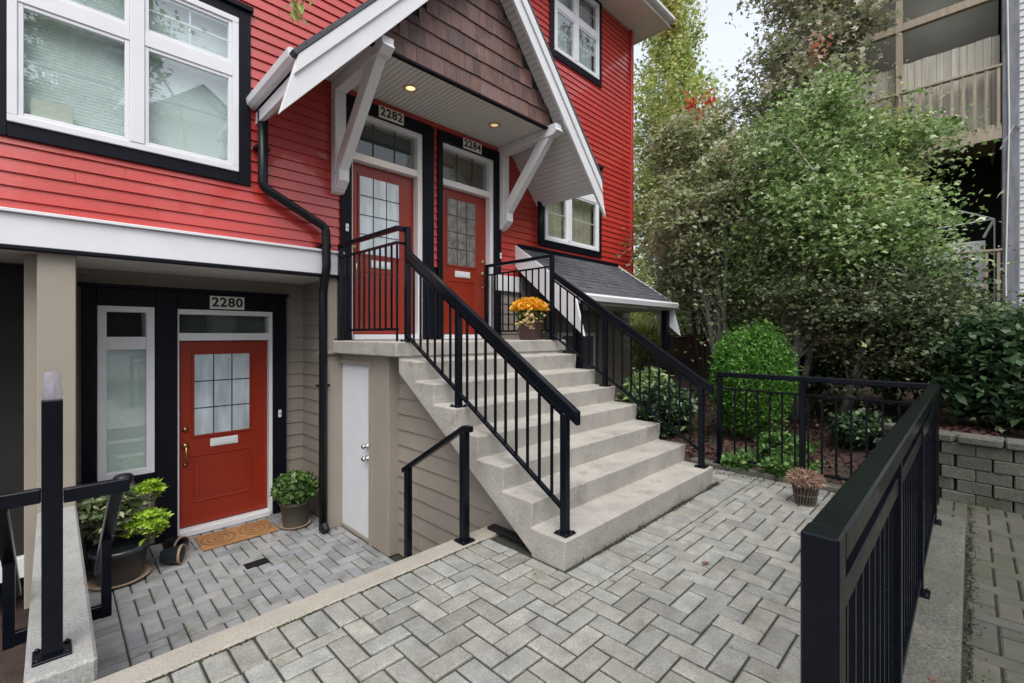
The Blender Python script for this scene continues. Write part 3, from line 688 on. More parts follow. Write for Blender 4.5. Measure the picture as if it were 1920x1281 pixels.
MB().box(x0, x1, y0 + .2, y0 + .21, z0, z1).build('inner_wall', 'dark_in', sw)
# neighbour's dark entrance at far left
mb = MB(); mb.box(-1.3, -.16, 6.1, 6.16, PZ + .2, 2.12); mb.build('dark_door', 'dark_in', H); bx('door_sill', 'white', H, -1.3, -.17, 6.02, 6.1, PZ + .02, PZ + .2)

# downpipe
dp = MB(); r = .040
def rpipe(pts, name, parent):
    m_ = MB(); P = [Vector(p) for p in pts]; sec = [(-.038, -.03), (.038, -.03), (.038, .03), (-.038, .03)]; out = []
    Q = [P[0]]
    for i in range(1, len(P) - 1):
        a, b, c = P[i - 1], P[i], P[i + 1]; Q += [b + (a - b).normalized() * .045, b + (a - b).normalized() * .012 + (c - b).normalized() * .012, b + (c - b).normalized() * .045]
    Q.append(P[-1]); m_.tube(Q, .046, 12); return m_.build(name, 'downpipe', parent, smooth=True)
dpo = rpipe([(1.50, 5.05, 3.80), (1.50, 5.05, 2.97), (2.13, 5.03, 2.66), (2.13, 5.01, 2.22), (2.13, 5.10, 1.98), (2.13, 5.10, PZ + .03)], 'downpipe', H)
mb = MB()
for x, z in ((1.50, 3.35), (2.13, 2.45), (2.13, .9)): mb.box(x - .07, x + .07, 5.04 if z > 2 else 5.08, 5.14, z, z + .03, .002)
mb.build('pipe_clip', 'downpipe', dpo); MB().tube([(2.13, 5.10, PZ + .1), (2.13, 5.02, PZ + .04)], .046, 10).build('spout', 'downpipe', dpo)
rpipe([(5.72, 5.06, 3.75), (5.72, 5.06, 2.98)], 'downpipe', H)
bx('leader_box', 'downpipe', H, 5.86, 5.98, 4.98, 5.1, 3.72, 3.9)

# ---------------- porch roof
R = math.atan(1.148); CX = 3.62; YB = 3.93; YG = 4.16
ridge_lo = 3.26 + 1.148 * (CX - 1.29)
def mirror(poly): return [(2 * CX - x, z) for x, z in poly][::-1]
lo = lambda x: 3.26 + 1.148 * (x - 1.29)
bpoly = [(1.29, 3.26), (CX, lo(CX)), (CX, lo(CX) + .345), (1.43, 3.78)]
mb = MB(); mb.prism(bpoly, YB, YB + .04); mb.prism(mirror(bpoly), YB, YB + .04); mb.build('bargeboard', 'white', H, bevel=.003)
up_ = [(1.40, 3.615), (CX, lo(CX) + .19), (CX, lo(CX) + .347), (1.43, 3.79)]
mb = MB(); mb.prism(up_, YB - .022, YB - .001); mb.prism(mirror(up_), YB - .022, YB - .001); mb.build('barge_cap', 'white', H, bevel=.003)
# roof covering
top = [(1.40, 3.80), (CX, lo(CX) + .385), (CX, lo(CX) + .35), (1.42, 3.79)]
mb = MB(); mb.prism([(1.41, 3.775), (CX, lo(CX) + .348), (CX, lo(CX) + .375), (1.38, 3.80)], YB - .03, YW - .002); mb.prism(mirror([(1.41, 3.775), (CX, lo(CX) + .348), (CX, lo(CX) + .375), (1.38, 3.80)]), YB - .03, YW - .002)
mb.build('porch_roof', 'shingle', H)
# sloped soffit boards (running front to back)
mb = MB(); n = 46; xs = 1.50; xe = CX; 
for k in range(n):
    a = xs + (xe - xs) * k / n + .004; b = xs + (xe - xs) * (k + 1) / n - .004
    za, zb = lo(a) + .115, lo(b) + .115
    for mm in (0, 1):
        q = [(a, za), (b, zb), (b, zb + .02), (a, za + .02)]
        mb.prism(mirror(q) if mm else q, YB + .041, YW - .003)
mb.build('sloped_soffit', 'soffit', H)
mb = MB(); q = [(1.46, 3.615), (1.50, 3.615), (1.50, 3.73), (1.46, 3.73)]
mb.prism(q, YB + .041, YW - .003); mb.prism(mirror(q), YB + .041, YW - .003); mb.build('porch_fascia', 'white', H)
g = [(1.455, 3.86), (1.385, 3.86), (1.365, 3.84), (1.375, 3.78), (1.41, 3.755), (1.455, 3.755)]
mb = MB(); mb.prism(g, YB + .05, YW - .01); mb.prism(mirror(g), YB + .05, YW - .01); mb.build('gutter', 'white', H)
# gable of cedar shingles
tri = [(2.12, SOF - .02), (5.12, SOF - .02), (CX + .02, lo(CX) + .1), (CX - .02, lo(CX) + .1)]
MB().prism(tri, YG + .012, YG + .04).build('gable_wall', 'dark_in', H)
mb = MB(); z = SOF - .01; row = 0
while z < lo(CX):
    x = 1.6 + random.uniform(0, .1)
    while x < 5.7:
        wd = random.uniform(.10, .235); zt = z + .23
        ins = lambda xx, zz: zz < 3.40 + 1.148 * (min(xx, 2 * CX - xx) - 1.29)
        if ins(x + .02, z + .05) and ins(x + wd - .02, z + .05):
            dz = random.uniform(-.006, .004); zz = zt if (ins(x, zt - .05) and ins(x + wd, zt - .05)) else z + .10
            mb.add([(x + .002, YG - .016, z + dz), (x + wd - .002, YG - .016, z + dz), (x + wd - .002, YG + .002, zz), (x + .002, YG + .002, zz), (x + .002, YG + .004, z + dz), (x + wd - .002, YG + .004, z + dz)],
                   [(0, 1, 2, 3), (4, 5, 1, 0), (0, 3, 4), (1, 5, 2)])
        x += wd
    z += .205; row += 1
mb.build('gable_shingles', 'cedar', H)
bx('gable_drip', 'navy', H, 2.1, 5.14, YG - .03, YG + .03, SOF - .035, SOF - .012, 0)
mb = MB()
k = 2.14
while k < 5.1:
    mb.box(k + .003, k + .057, YG + .03, YW - .003, SOF - .006, SOF + .014, .003); k += .06
mb.box(2.1, 5.14, YG + .03, YW - .003, SOF + .015, SOF + .03)
mb.build('porch_ceiling', 'soffit', H)
for (x, y, lm) in ((2.95, 4.62, 'lamp'), (4.28, 4.62, 'lamp_dim')):
    c = MB().lathe((x, y, SOF - .006), [(.052, .0), (.056, -.010), (.085, -.008), (.088, 0)], 30).build('ceiling_light', 'lamp_ring', H, smooth=True)
    MB().lathe((x, y, SOF - .008), [(.0005, -.004), (.03, -.003), (.052, .0)], 24).build('lens', lm, c, smooth=True)
    ld = bpy.data.lights.new('porch_lamp', 'SPOT'); ld.energy = 9 if lm == 'lamp' else 4; ld.color = (1, .74, .46); ld.spot_size = math.radians(120); ld.spot_blend = 1; ld.shadow_soft_size = .05
    lo_ = bpy.data.objects.new('porch_lamp', ld); COL.objects.link(lo_); lo_.location = (x, y, SOF - .03)
# brackets
def bracket(x0, x1):
    mb = MB(); m = (x0 + x1) / 2
    mb.prism([(4.0, SOF - .05), (3.97, SOF - .09), (4.06, SOF - .14), (YW - .01, SOF - .14), (YW - .01, SOF - .012), (YG + .035, SOF - .012), (YG + .035, SOF + .01), (4.0, SOF + .01)], x0, x1, 'x')
    mb.prism([(YW - .12, SOF - .142), (YW - .012, SOF - .142), (YW - .012, 3.08), (YW - .09, 3.10), (YW - .12, 3.2)], x0 + .001, x1 - .001, 'x')
    mb.prism([(YW - .122, 3.22), (YW - .122, 3.44), (4.34, SOF - .142), (4.12, SOF - .142)], x0 + .012, x1 - .012, 'x')
    mb.prism([(YW - .125, 3.12), (YW - .21, 3.20), (YW - .21, 3.36), (YW - .122, 3.36)], x0 + .006, x1 - .006, 'x')
    o = mb.build('bracket', 'white', H, bevel=.006)
    b = MB()
    for y, z in ((4.2, SOF - .09), (4.32, SOF - .09), (5.0, 3.28), (YW - .07, SOF - .25)):
        b.box(x0 - .006, x0, y - .012, y + .012, z - .012, z + .012, .003)
    b.build('bolt', 'steel', o)
bracket(2.235, 2.365); bracket(4.84, 4.97)

# ---------------- shed roof over the side entrance
A0, A1 = 5.25, 8.18; AY = 3.93
mb = MB(); s_ = (2.87 - 2.06) / (YW - AY)
rows = 12
for k in range(rows):
    ya, yb = AY - .03 + (YW - AY + .03) * k / rows, AY - .03 + (YW - AY + .03) * (k + 1) / rows
    x = A0 - random.random() * .2
    while x < A1:
        wd = random.uniform(.12, .3); a, b = max(A0, x), min(A1, x + wd); x += wd
        if b - a < .01: continue
        za = 2.07 + (ya - AY) * s_; zb = 2.07 + (yb - AY) * s_; t = .012 + random.choice((0, .004))
        mb.add([(a, ya, za + t), (b, ya, za + t), (b, yb, zb + .003), (a, yb, zb + .003), (a, ya, za), (b, ya, za)], [(0, 1, 2, 3), (4, 5, 1, 0)])
mb.prism([(AY - .02, 2.03), (YW - .004, 2.03 + (YW - AY) * s_), (YW - .004, 2.06 + (YW - AY) * s_), (AY - .02, 2.058)], A0, A1, 'x')
mb.build('shed_roof', 'shingle', H)
mb = MB()
for x in (A0 - .04, A1):
    mb.prism([(3.80, 1.46), (YW - .01, 2.56), (YW - .01, 2.905), (3.97, 2.10)], x, x + .038, 'x')
mb.build('shed_bargeboard', 'white', H, bevel=.003)
MB().prism([(AY, 2.07), (AY - .09, 2.07), (AY - .115, 2.04), (AY - .10, 1.97), (AY, 1.95)], A0 + .01, A1 - .01, 'x').build('shed_gutter', 'white', H)
bx('shed_soffit', 'soffit', H, A0 + .01, A1 - .01, AY + .01, YW - .03, 1.93, 1.95, 0)
bx('shed_flashing', 'navy', H, A0, A1, YW - .05, YW - .02, 2.86, 2.93, .004)
mb = MB(); mb.box(5.33, 5.44, 3.98, 4.09, -.1, 1.93, .005); mb.box(8.02, 8.13, 3.98, 4.09, 1.2, 1.93, .005); mb.build('shed_post', 'navy', H)
sw = bx('window', 'vinyl', H, 6.28, 7.32, 5.08, 5.16, .28, 1.52); MB().box(6.34, 7.26, 5.074, 5.079, .34, 1.46).build('pane', 'transom_back', sw)

# ================================================================== STAIRCASE
RZ, TR, SX0, SX1 = .177, .279, 2.28, 4.62
st = thing('concrete_staircase', 'pale concrete flight of eight steps with its landing slab', 'staircase', (3.45, 1.8, 0))
U = lambda y: max(-.02, (y - 2.09) * .668)
cols = [(1.806 + k * TR) for k in range(8)]
mb = MB(); ix = {}
def vt(key, y, z):
    if key not in ix:
        ix[key] = len(mb.v); mb.v += [(SX0, y, z), (SX1, y, z)]
    return ix[key]
def strip(a, b): mb.f.append((a, b, b + 1, a + 1))
B0 = vt('B', 2.09, -.02)
for n in range(1, 8):
    y, y2 = cols[n - 1], cols[n]; ri = .014
    un = vt(('U', n), y + ri, U(y + ri)); un2 = vt(('U', n + 1), y2 + ri, U(y2 + ri))
    r_ = vt(('R', n), y + ri, (n - 1) * RZ) if n > 1 else un
    N_ = vt(('N', n), y, n * RZ); r2 = vt(('R', n + 1), y2 + ri, n * RZ + .002)
    side = [un] + ([B0] if n == 1 else []) + ([un2] if n != 1 else [un2]) + [r2, N_] + ([r_] if n > 1 else [])
    if n == 1: side = [un, B0, r2, N_]; mb.f.append(tuple([B0, un2, r2])); mb.f.append(tuple(v + 1 for v in (B0, r2, un2))); strip(un, B0); strip(B0, un2)
    else: strip(un, un2)
    mb.f.append(tuple(side)); mb.f.append(tuple(v + 1 for v in side[::-1]))
    strip(N_, r2) ; strip(r_, N_)
e1 = vt('E1', cols[7] + .014, 1.268); strip(ix['R', 8], e1) ; strip(ix['U', 8], ix['R', 8])
stairs_ = mb.build('steps', 'concrete', st, bevel=.011)
bx('landing', 'concrete', st, 2.24, 4.76, 3.757, 5.125, 1.271, 1.416, .012)
tag(bx('drain_channel', 'downpipe', None, 2.33, 2.41, 2.12, 2.60, .0, .03, .006), 'black drain bar on the paving against the stair foundation', 'drain bar')

# ================================================================== RAILINGS
def post(p, x, y, z0, z1, s=.05, base=True):
    o = bx('post', 'metal', p, x - s / 2, x + s / 2, y - s / 2, y + s / 2, z0 + .002, z1, .004)
    if base:
        mb = MB(); mb.box(x - s / 2 - .028, x + s / 2 + .028, y - s / 2 - .028, y + s / 2 + .028, z0 + .001, z0 + .011, .002)
        for a in (-1, 1):
            for b in (-1, 1): mb.lathe((x + a * (s / 2 + .014), y + b * (s / 2 + .014), z0 + .011), [(.009, 0), (.009, .006), (.004, .012), (.0005, .013)], 10)
        mb.build('base_plate', 'steel' if base == 2 else 'metal', o)
    return o
def balusters(p, pts):
    for (x, y, z0, z1) in pts: MB().box(x - .008, x + .008, y - .008, y + .008, z0, z1).build('baluster', 'metal', p)
def stair_rail(x, label):
    t = thing('stair_railing', label, 'railing', (x, 1.885, RZ), 'railings of the front stairs')
    hz = lambda y: 1.06 + .652 * (y - 1.885); bz = lambda y: .34 + .605 * (y - 1.885)
    mb = MB(); mb.plumbbar((x, 1.775, hz(1.775)), (x, 3.775, hz(3.775)), .05, .088); mb.build('handrail', 'metal', t, bevel=.005)
    MB().plumbbar((x, 1.91, hz(1.91) - .105), (x, 3.775, hz(3.775) - .105), .026, .022).build('upper_rail', 'metal', t)
    MB().plumbbar((x, 1.91, bz(1.91)), (x, 3.775, bz(3.775)), .034, .022).build('bottom_rail', 'metal', t)
    post(t, x, 1.885, RZ, hz(1.885) - .10); post(t, x, 3.00, 5 * RZ, hz(3.0) - .10)
    balusters(t, [(x, y, bz(y) - .01, hz(y) - .115) for y in [1.885 + (1.115) * k / 10 for k in range(1, 10)] + [3.0 + .775 * k / 7 for k in range(1, 7)]])
    return t
stair_rail(2.375, 'black railing down the left side of the concrete steps')
stair_rail(4.525, 'black railing down the right side of the concrete steps')
def guard(x, xp, label, corner):
    t = thing('landing_guard', label, 'railing', (x, 4.4, 1.416), 'guards at the sides of the landing'); z = 2.51
    mb = MB(); ys = 3.84 if corner else 3.80
    mb.box(x - .025, x + .025, ys - .02, 5.08, z - .042, z, .004)
    if corner: mb.box(x + .026, xp + .024, ys - .02, ys + .03, z - .0425, z - .0005, .004)
    mb.build('handrail', 'metal', t)
    mb = MB(); mb.box(x - .013, x + .013, ys, 5.05, z - .165, z - .143)
    if corner: mb.box(x + .014, xp, ys, ys + .026, z - .166, z - .144)
    mb.build('upper_rail', 'metal', t)
    MB().box(x - .014, x + .014, ys, 5.05, 1.52, 1.545).build('bottom_rail', 'metal', t)
    post(t, xp, 3.80, 1.416, z - (.002 if corner else .043)); post(t, x, 5.055, 1.416, z - .043)
    balusters(t, [(x, ys + (5.05 - ys) * k / 11, 1.54, z - .155) for k in range(1, 11)] + ([(x, ys + .01, 1.42, z - .155)] if corner else []))
    return t
guard(2.31, 2.395, 'black guard railing beside the left landing door', True)
guard(4.525, 4.525, 'black guard railing behind the potted yellow flowers', False)
# L shaped terrace railing
t = thing('terrace_railing', 'long black railing along two sides of the terrace, near right', 'railing', (1.14, .22, 0))
YR, XR = .22, 5.27
bx('handrail', 'metal', t, 1.175, XR + .034, YR - .034, YR + .034, 1.0, 1.068, .006)
bx('handrail', 'metal', t, XR - .030, XR + .030, YR + .035, 2.02, 1.016, 1.067, .006)
bx('upper_rail', 'metal', t, 1.175, XR, YR - .02, YR + .02, .865, .925, .003); bx('upper_rail', 'metal', t, XR - .014, XR + .014, YR + .03, 2.0, .875, .895, .003)
bx('bottom_rail', 'metal', t, 1.175, XR, YR - .02, YR + .02, .07, .10, .003); bx('bottom_rail', 'metal', t, XR - .014, XR + .014, YR + .03, 2.0, .11, .135, .003)
bx('post', 'metal', t, 1.106, 1.174, YR - .034, YR + .034, .008, 1.071, .004)
for x in (2.35, 3.5, 4.9): post(t, x, YR - .002, .006, 1.014)
post(t, XR, YR, .05, 1.014, base=False)
for y in (1.19, 1.99): post(t, XR, y, .05, 1.015)
balusters(t, [(1.14 + .111 * k, YR, .098, .867) for k in range(1, 37) if min(abs(1.14 + .111 * k - q) for q in (2.35, 3.5, 4.9)) > .045])
balusters(t, [(XR, YR + .115 * k, .13, .877) for k in range(1, 16) if min(abs(YR + .115 * k - q) for q in (1.19, 1.99)) > .045])
# small handrail beside the patio steps
t = thing('steps_handrail', 'short black handrail down the patio steps by the tan stair wall', 'handrail', (2.08, 2.56, .01))
hz = lambda y: .835 - .575 * (y - 2.55)
MB().plumbbar((2.08, 2.49, .835), (2.08, 2.56, .835), .05, .042).build('handrail', 'metal', t, bevel=.004)
MB().plumbbar((2.08, 2.561, .835), (2.08, 3.36, hz(3.36)), .05, .042).build('handrail', 'metal', t, bevel=.004)
post(t, 2.08, 2.56, .008, .79, .055); bx('post', 'metal', t, 2.055, 2.105, 3.27, 3.32, PZ + .2, .39, .003)
# low wall post with its rails
t = thing('wall_post', 'tall black post with crossbar on the narrow concrete wall, far left', 'railing post', (.0, 2.81, .10))
post(t, .0, 2.81, .10, 1.20, .066)
bx('crossbar', 'metal', t, -1.1, -.034, 2.79, 2.83, .765, .825, .004); bx('crossbar', 'metal', t, .034, .255, 2.76, 2.80, .755, .815, .004)
MB().lathe((.235, 2.80, .80), [(.001, .030), (.028, .028), (.038, .018), (.038, -.01), (.001, -.01)], 20).build('end_cap', 'downpipe', t, smooth=True)
for x in (.215, -.155):
    t2 = thing('side_handrail', ('sloping black handrail right of the narrow concrete wall' if x > 0 else 'sloping dark handrail left of the narrow concrete wall'), 'handrail', (x, 3.0, .1), 'handrails along the narrow wall')
    MB().plumbbar((x, 2.83, .79), (x, 4.0, .79 - .70 * 1.17), .05, .045).build('handrail', 'metal', t2, bevel=.004)
    bx('post', 'metal', t2, x - .022, x + .022, 3.42, 3.464, -.10, .36, .003)
    mb = MB(); e = .139 if x > 0 else -.083; mb.box(x, e, 3.425, 3.459, -.098, -.03, .003)
    mb.build('bracket', 'metal', t2)
t = thing('post_lamp', 'small clear plastic solar lamp on top of the tall black post', 'lamp', (0, 2.81, 1.2))
MB().lathe((0, 2.81, 1.202), [(.028, 0), (.034, .02), (.026, .07), (.030, .10), (.022, .118), (.001, .12)], 24).build('shade', 'acrylic', t, smooth=True)
MB().lathe((0, 2.81, 1.203), [(.012, 0), (.012, .06), (.004, .07), (.001, .07)], 14).build('core', 'acrylic', t, smooth=True)

# ================================================================== POTS, MAT, SMALL THINGS
def pot(name, label, cat, x, y, z, r, h, m, rim=.02, saucer=None, group=None):
    t = thing(name, label, cat, (x, y, z), group)
    MB().lathe((x, y, z), [(.001, .004), (r * .72, .004), (r * .76, .02), (r * .95, h - rim * 1.6), (r, h - rim * 1.6), (r * 1.03, h - rim * .5), (r * 1.0, h), (r * .92, h), (r * .9, h - .03), (.001, h - .035)], 40).build('pot', m, t, smooth=True)
    if saucer: MB().lathe((x, y, z), [(.001, .003), (r * .9, .003), (r * 1.06, .03), (r * 1.0, .032), (r * .85, .012), (.001, .012)], 40).build('saucer', saucer, t, smooth=True)
    return t
def foliage(t, name, c, rx, rz, n, size, m, whorls=False, stems=12, z0=None, up=.5):
    pts = []; ds = []
    if whorls:
        for _ in range(n // 7):
            v = rng.normal(size=3); v /= np.linalg.norm(v); v[2] = abs(v[2]) if rng.random() < .7 else v[2]
            q = np.array(c) + v * np.array([rx, rx, rz]) * (.55 + .45 * rng.random()); a0 = rng.random() * 6
            for k in range(7):
                a = a0 + k * 2 * math.pi / 7; dd = np.array([math.cos(a), math.sin(a), .15 + .3 * rng.random()]) + v * .3
                pts.append(q + dd * size * .45); ds.append(dd)
        leaf_mesh(name, pts, size, m, t, dirs=ds, aspect=.38, up=1.0)
    else:
        v = rng.normal(size=(n, 3)); v /= np.linalg.norm(v, axis=1)[:, None]; v *= (.45 + .55 * rng.random((n, 1)) ** .5)
        pts = np.array(c) + v * np.array([rx, rx, rz]); leaf_mesh(name, pts, size, m, t, up=up)
    if stems:
        mb = MB()
        for k in range(stems):
            a = random.uniform(0, 6.28); r = random.uniform(.2, .8)
            mb.tube([(c[0] + .15 * rx * math.cos(a), c[1] + .15 * rx * math.sin(a), z0), (c[0] + rx * r * .5 * math.cos(a), c[1] + rx * r * .5 * math.sin(a), (z0 + c[2]) / 2), (c[0] + rx * r * math.cos(a), c[1] + rx * r * math.sin(a), c[2] + rz * .4)], .004, 5)
        mb.build('stem', 'bark', t)
t = pot('potted_mum', 'brown pot of bright yellow chrysanthemums on the landing', 'potted flowers', 4.24, 3.93, 1.417, .165, .235, 'brown_pot')
foliage(t, 'leaves', (4.24, 3.93, 1.72), .17, .11, 700, .05, 'potgreen', stems=14, z0=1.62)
v = rng.normal(size=(900, 3)); v[:, 2] = np.abs(v[:, 2]) * .9; v /= np.linalg.norm(v, axis=1)[:, None]
leaf_mesh('flowers', np.array((4.24, 3.93, 1.79)) + v * np.array((.225, .225, .15)) * (.9 + .12 * rng.random((900, 1))), .05, 'mum', t, up=.6, aspect=.9)
leaf_mesh('faded_flowers', np.array((4.10, 3.80, 1.66)) + rng.normal(size=(90, 3)) * np.array((.10, .05, .05)), .042, 'mum_pale', t, up=.6, aspect=.9)
t = pot('potted_shrub', 'taupe pot with a round green plant right of the lower door', 'potted plant', 1.985, 5.53, PZ + .002, .165, .29, 'tan_pot', saucer='clay')
foliage(t, 'leaves', (1.985, 5.53, -.29), .25, .19, 1900, .055, 'potgreen', stems=16, z0=-.46, up=.2)
t = pot('potted_choisya', 'large blue black glazed pot with lime and pale green leaves', 'potted plant', .43, 5.42, PZ + .002, .215, .31, 'grey_pot', .03, saucer='clay')
foliage(t, 'lime_leaves', (.62, 5.35, -.27), .15, .14, 1100, .058, 'choisya', whorls=True, stems=10, z0=-.40)
foliage(t, 'lime_leaves', (.66, 5.50, .0), .10, .10, 560, .058, 'choisya', whorls=True, stems=5, z0=-.30)
foliage(t, 'pale_leaves', (.33, 5.42, -.10), .24, .24, 1100, .085, 'rhodo', whorls=True, stems=12, z0=-.40)
t = pot('potted_rhododendron', 'small taupe pot with pale leaves in the corner by the sidelight', 'potted plant', .36, 5.86, PZ + .002, .15, .30, 'tan_pot')
foliage(t, 'leaves', (.42, 5.8, -.17), .2, .2, 520, .085, 'rhodo', whorls=True, stems=8, z0=-.44)
for (x, y, a, lb) in ((.74, 5.46, .5, 'small black plant pot on its side near the large pot'), (.83, 5.74, 1.0, 'small black plant pot on its side against the black door surround')):
    q = MB().lathe((0, 0, 0), [(.001, 0), (.06, 0), (.085, .15), (.088, .15), (.088, .165), (.078, .165), (.055, .01)], 26); ca, sa = math.cos(a), math.sin(a)
    q.v = [(x + zz * ca + xx * sa, y - zz * sa + xx * ca, PZ + .088 + yy) for xx, yy, zz in q.v]
    tp = thing('small_pot', lb, 'plant pot', (x, y, PZ), 'small pots lying on the patio'); q.build('pot', 'grey_pot', tp, smooth=True)
    q2 = MB().lathe((0, 0, 0), [(.078, .166), (.078, .171), (.09, .171), (.09, .150), (.0885, .150)], 26); q2.v = [(x + zz * ca + xx * sa, y - zz * sa + xx * ca, PZ + .088 + yy) for xx, yy, zz in q2.v]
    q2.build('rim', 'clay', tp, smooth=True)
# door mat
t = thing('door_mat', 'brown coir door mat on the pavers outside the lower door', 'door mat', (1.44, 5.72, PZ))
bx('mat_base', 'coir', t, 1.08, 1.80, 5.50, 5.93, PZ + .003, PZ + .018, .004)
mb = MB(); nseg = 26
def ring(cx, cy, rx, ry, wd):
    for k in range(nseg):
        a, b = 2 * math.pi * k / nseg, 2 * math.pi * (k + 1) / nseg
        P = [(cx + (rx + s) * math.cos(q), cy + (ry + s) * math.sin(q)) for q, s in ((a, 0), (b, 0), (b, wd), (a, wd))]
        mb.prism(P, PZ + .0182, PZ + .0205, 'z')
for cx in (1.26, 1.62):
    ring(cx, 5.715, .145, .165, .014); ring(cx, 5.715, .09, .105, .012); ring(cx, 5.715, .035, .045, .012)
mb.build('pattern', 'coir_dark', t)
# floor drain
t = thing('floor_drain', 'small black drain grate set in the patio pavers', 'drain', (1.39, 4.86, PZ))
mb = MB(); mb.box(1.29, 1.49, 4.80, 4.815, PZ, PZ + .007); mb.box(1.29, 1.49, 4.905, 4.92, PZ, PZ + .007)
mb.box(1.29, 1.305, 4.815, 4.905, PZ, PZ + .007); mb.box(1.475, 1.49, 4.815, 4.905, PZ, PZ + .007)
for k in range(9): mb.box(1.312 + k * .019, 1.320 + k * .019, 4.815, 4.905, PZ, PZ + .006)
mb.build('grate', 'downpipe', t); bx('sump', 'ink', t, 1.305, 1.475, 4.815, 4.905, PZ, PZ + .0035, 0)
# dry plant in a basket
t = thing('dry_plant_pot', 'wire basket of dead brown stems at the foot of the far railing', 'potted plant', (4.66, 1.03, 0))
c = (4.66, 1.03)
mb = MB()
for k in range(22):
    a = 2 * math.pi * k / 22
    mb.tube([(c[0] + .075 * math.cos(a), c[1] + .075 * math.sin(a), .004), (c[0] + .10 * math.cos(a + .2), c[1] + .10 * math.sin(a + .2), .17)], .005, 5)
for z, r in ((.01, .077), (.09, .09), (.17, .102)): mb.tube([(c[0] + r * math.cos(2 * math.pi * k / 24), c[1] + r * math.sin(2 * math.pi * k / 24), z) for k in range(25)], .005, 5)
mb.build('basket', 'bark', t); MB().lathe((c[0], c[1], .005), [(.001, 0), (.068, 0), (.088, .15), (.001, .15)], 20).build('liner', 'soil', t, smooth=True)
v = rng.normal(size=(1500, 3)); v[:, 2] = np.abs(v[:, 2]) - .25; v /= np.linalg.norm(v, axis=1)[:, None]
leaf_mesh('dead_stems', np.array((c[0], c[1], .20)) + v * np.array((.145, .145, .10)) * (.55 + .5 * rng.random((1500, 1))), .05, 'dead', t, dirs=v, aspect=.14, up=.1)
# fallen leaves
for i, (x, y, s) in enumerate(((2.98, 1.22, .07), (2.65, .12, .06), (4.2, 1.3, .035), (3.9, .9, .03), (2.1, 1.9, .03))):
    o = leaf_mesh('fallen_leaf', [(x, y, .014)], s, 'fallen', up=3, lobes=True, aspect=.9)
    tag(o, ['pink fallen leaf on the pavers in front of the steps', 'rust coloured fallen leaf on the kerb outside the near railing', 'small fallen leaf between the basket and the steps', 'small fallen leaf on the pavers before the far railing', 'tiny fallen leaf beside the bottom step'][i], 'leaf', 'fallen leaves')

# ================================================================== GARDEN PLANTS
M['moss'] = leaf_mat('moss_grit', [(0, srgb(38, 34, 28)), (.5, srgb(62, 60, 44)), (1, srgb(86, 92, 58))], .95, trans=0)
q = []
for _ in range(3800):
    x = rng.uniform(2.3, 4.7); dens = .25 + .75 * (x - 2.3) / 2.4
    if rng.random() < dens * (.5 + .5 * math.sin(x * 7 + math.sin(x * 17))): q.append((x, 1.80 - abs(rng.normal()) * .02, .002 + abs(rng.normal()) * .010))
for _ in range(1500): q.append((rng.uniform(5.0, 5.2), rng.uniform(.3, 2.2), .003))
for _ in range(1500): x = rng.uniform(-.3, 2.2); q.append((x, 2.49 - abs(rng.normal()) * .008, -.002))
for _ in range(700): q.append((2.42 + rng.uniform(-.1, .05), 2.4 + rng.uniform(-.35, .1), .003))
for _ in range(1800): q.append((rng.uniform(1.5, 6.2), .03 - abs(rng.normal()) * .03, -.138))
for _ in range(1500): q.append((.15 + abs(rng.normal()) * .02, rng.uniform(3.5, 5.8), PZ + .002))
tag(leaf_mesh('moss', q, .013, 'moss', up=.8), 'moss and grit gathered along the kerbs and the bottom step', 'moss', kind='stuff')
P = []
for _ in range(2600):
    y = rng.uniform(.6, 2.0); x = 5.18 + abs(rng.normal()) * .22; z = max(0, gz(x, y)) + .02 + rng.random() * .16 * math.exp(-((y - 1.55) / .5) ** 2) + rng.random() * .05
    if math.sin(y * 11) + math.sin(y * 5 + 1) > -.4: P.append((x, y, z))
tag(leaf_mesh('ground_cover', P, .06, 'ivy', up=.8), 'low green weeds creeping under the far railing', 'ground cover', kind='stuff')
def shrub(name, label, c, rx, ry, rz, n, size, m, z0, core=.86, nb=90, **k):
    t = thing(name, label, 'shrub', (c[0], c[1], z0), 'shrubs in the garden bed' if name == 'leafy_shrub' else None)
    pts = []
    for i in range(nb):
        v = rng.normal(size=3); v /= np.linalg.norm(v); q = np.array(c) + v * np.array((rx, ry, rz)) * (core + .14 * rng.random()); kk = n // nb
        pts.append(q + rng.normal(size=(kk, 3)) * np.array((rx, ry, rz)) * .10)
    pts = np.concatenate(pts); pts = pts[pts[:, 2] > z0]
    leaf_mesh('crown', pts, size, m, t, **k)
    mb = MB()
    for i in range(14):
        a = random.uniform(0, 6.28); r = random.uniform(.2, .75); mb.tube([(c[0], c[1], z0 - .1), (c[0] + rx * r * .4 * math.cos(a), c[1] + ry * r * .4 * math.sin(a), c[2] - rz * .3), (c[0] + rx * r * math.cos(a), c[1] + ry * r * math.sin(a), c[2] + rz * .55)], [.022, .015, .006], 6)
    mb.build('stem', 'bark', t); return t
sr = shrub('round_shrub', 'bright green clipped round arborvitae behind the far railing', (6.68, 2.10, .90), .54, .54, .78, 36000, .046, 'cedar_green', .02, core=.72, nb=300, up=.25, aspect=.35)
shrub('leafy_shrub', 'dark glossy shrub above the block wall, right of the railing corner', (7.15, -.35, 1.10), .78, .85, .80, 10500, .10, 'dark_leaf', .45, core=.55, nb=140)
shrub('leafy_shrub', 'dark glossy shrub at the right edge above the block wall', (7.25, -1.5, 1.05), .85, .8, .78, 8500, .10, 'dark_leaf', .45, core=.55, nb=120)
shrub('leafy_shrub', 'low green shrub seen through the right stair railing', (6.2, 3.15, .42), .65, .6, .50, 5200, .075, 'dark_leaf', 0, core=.5, nb=80)
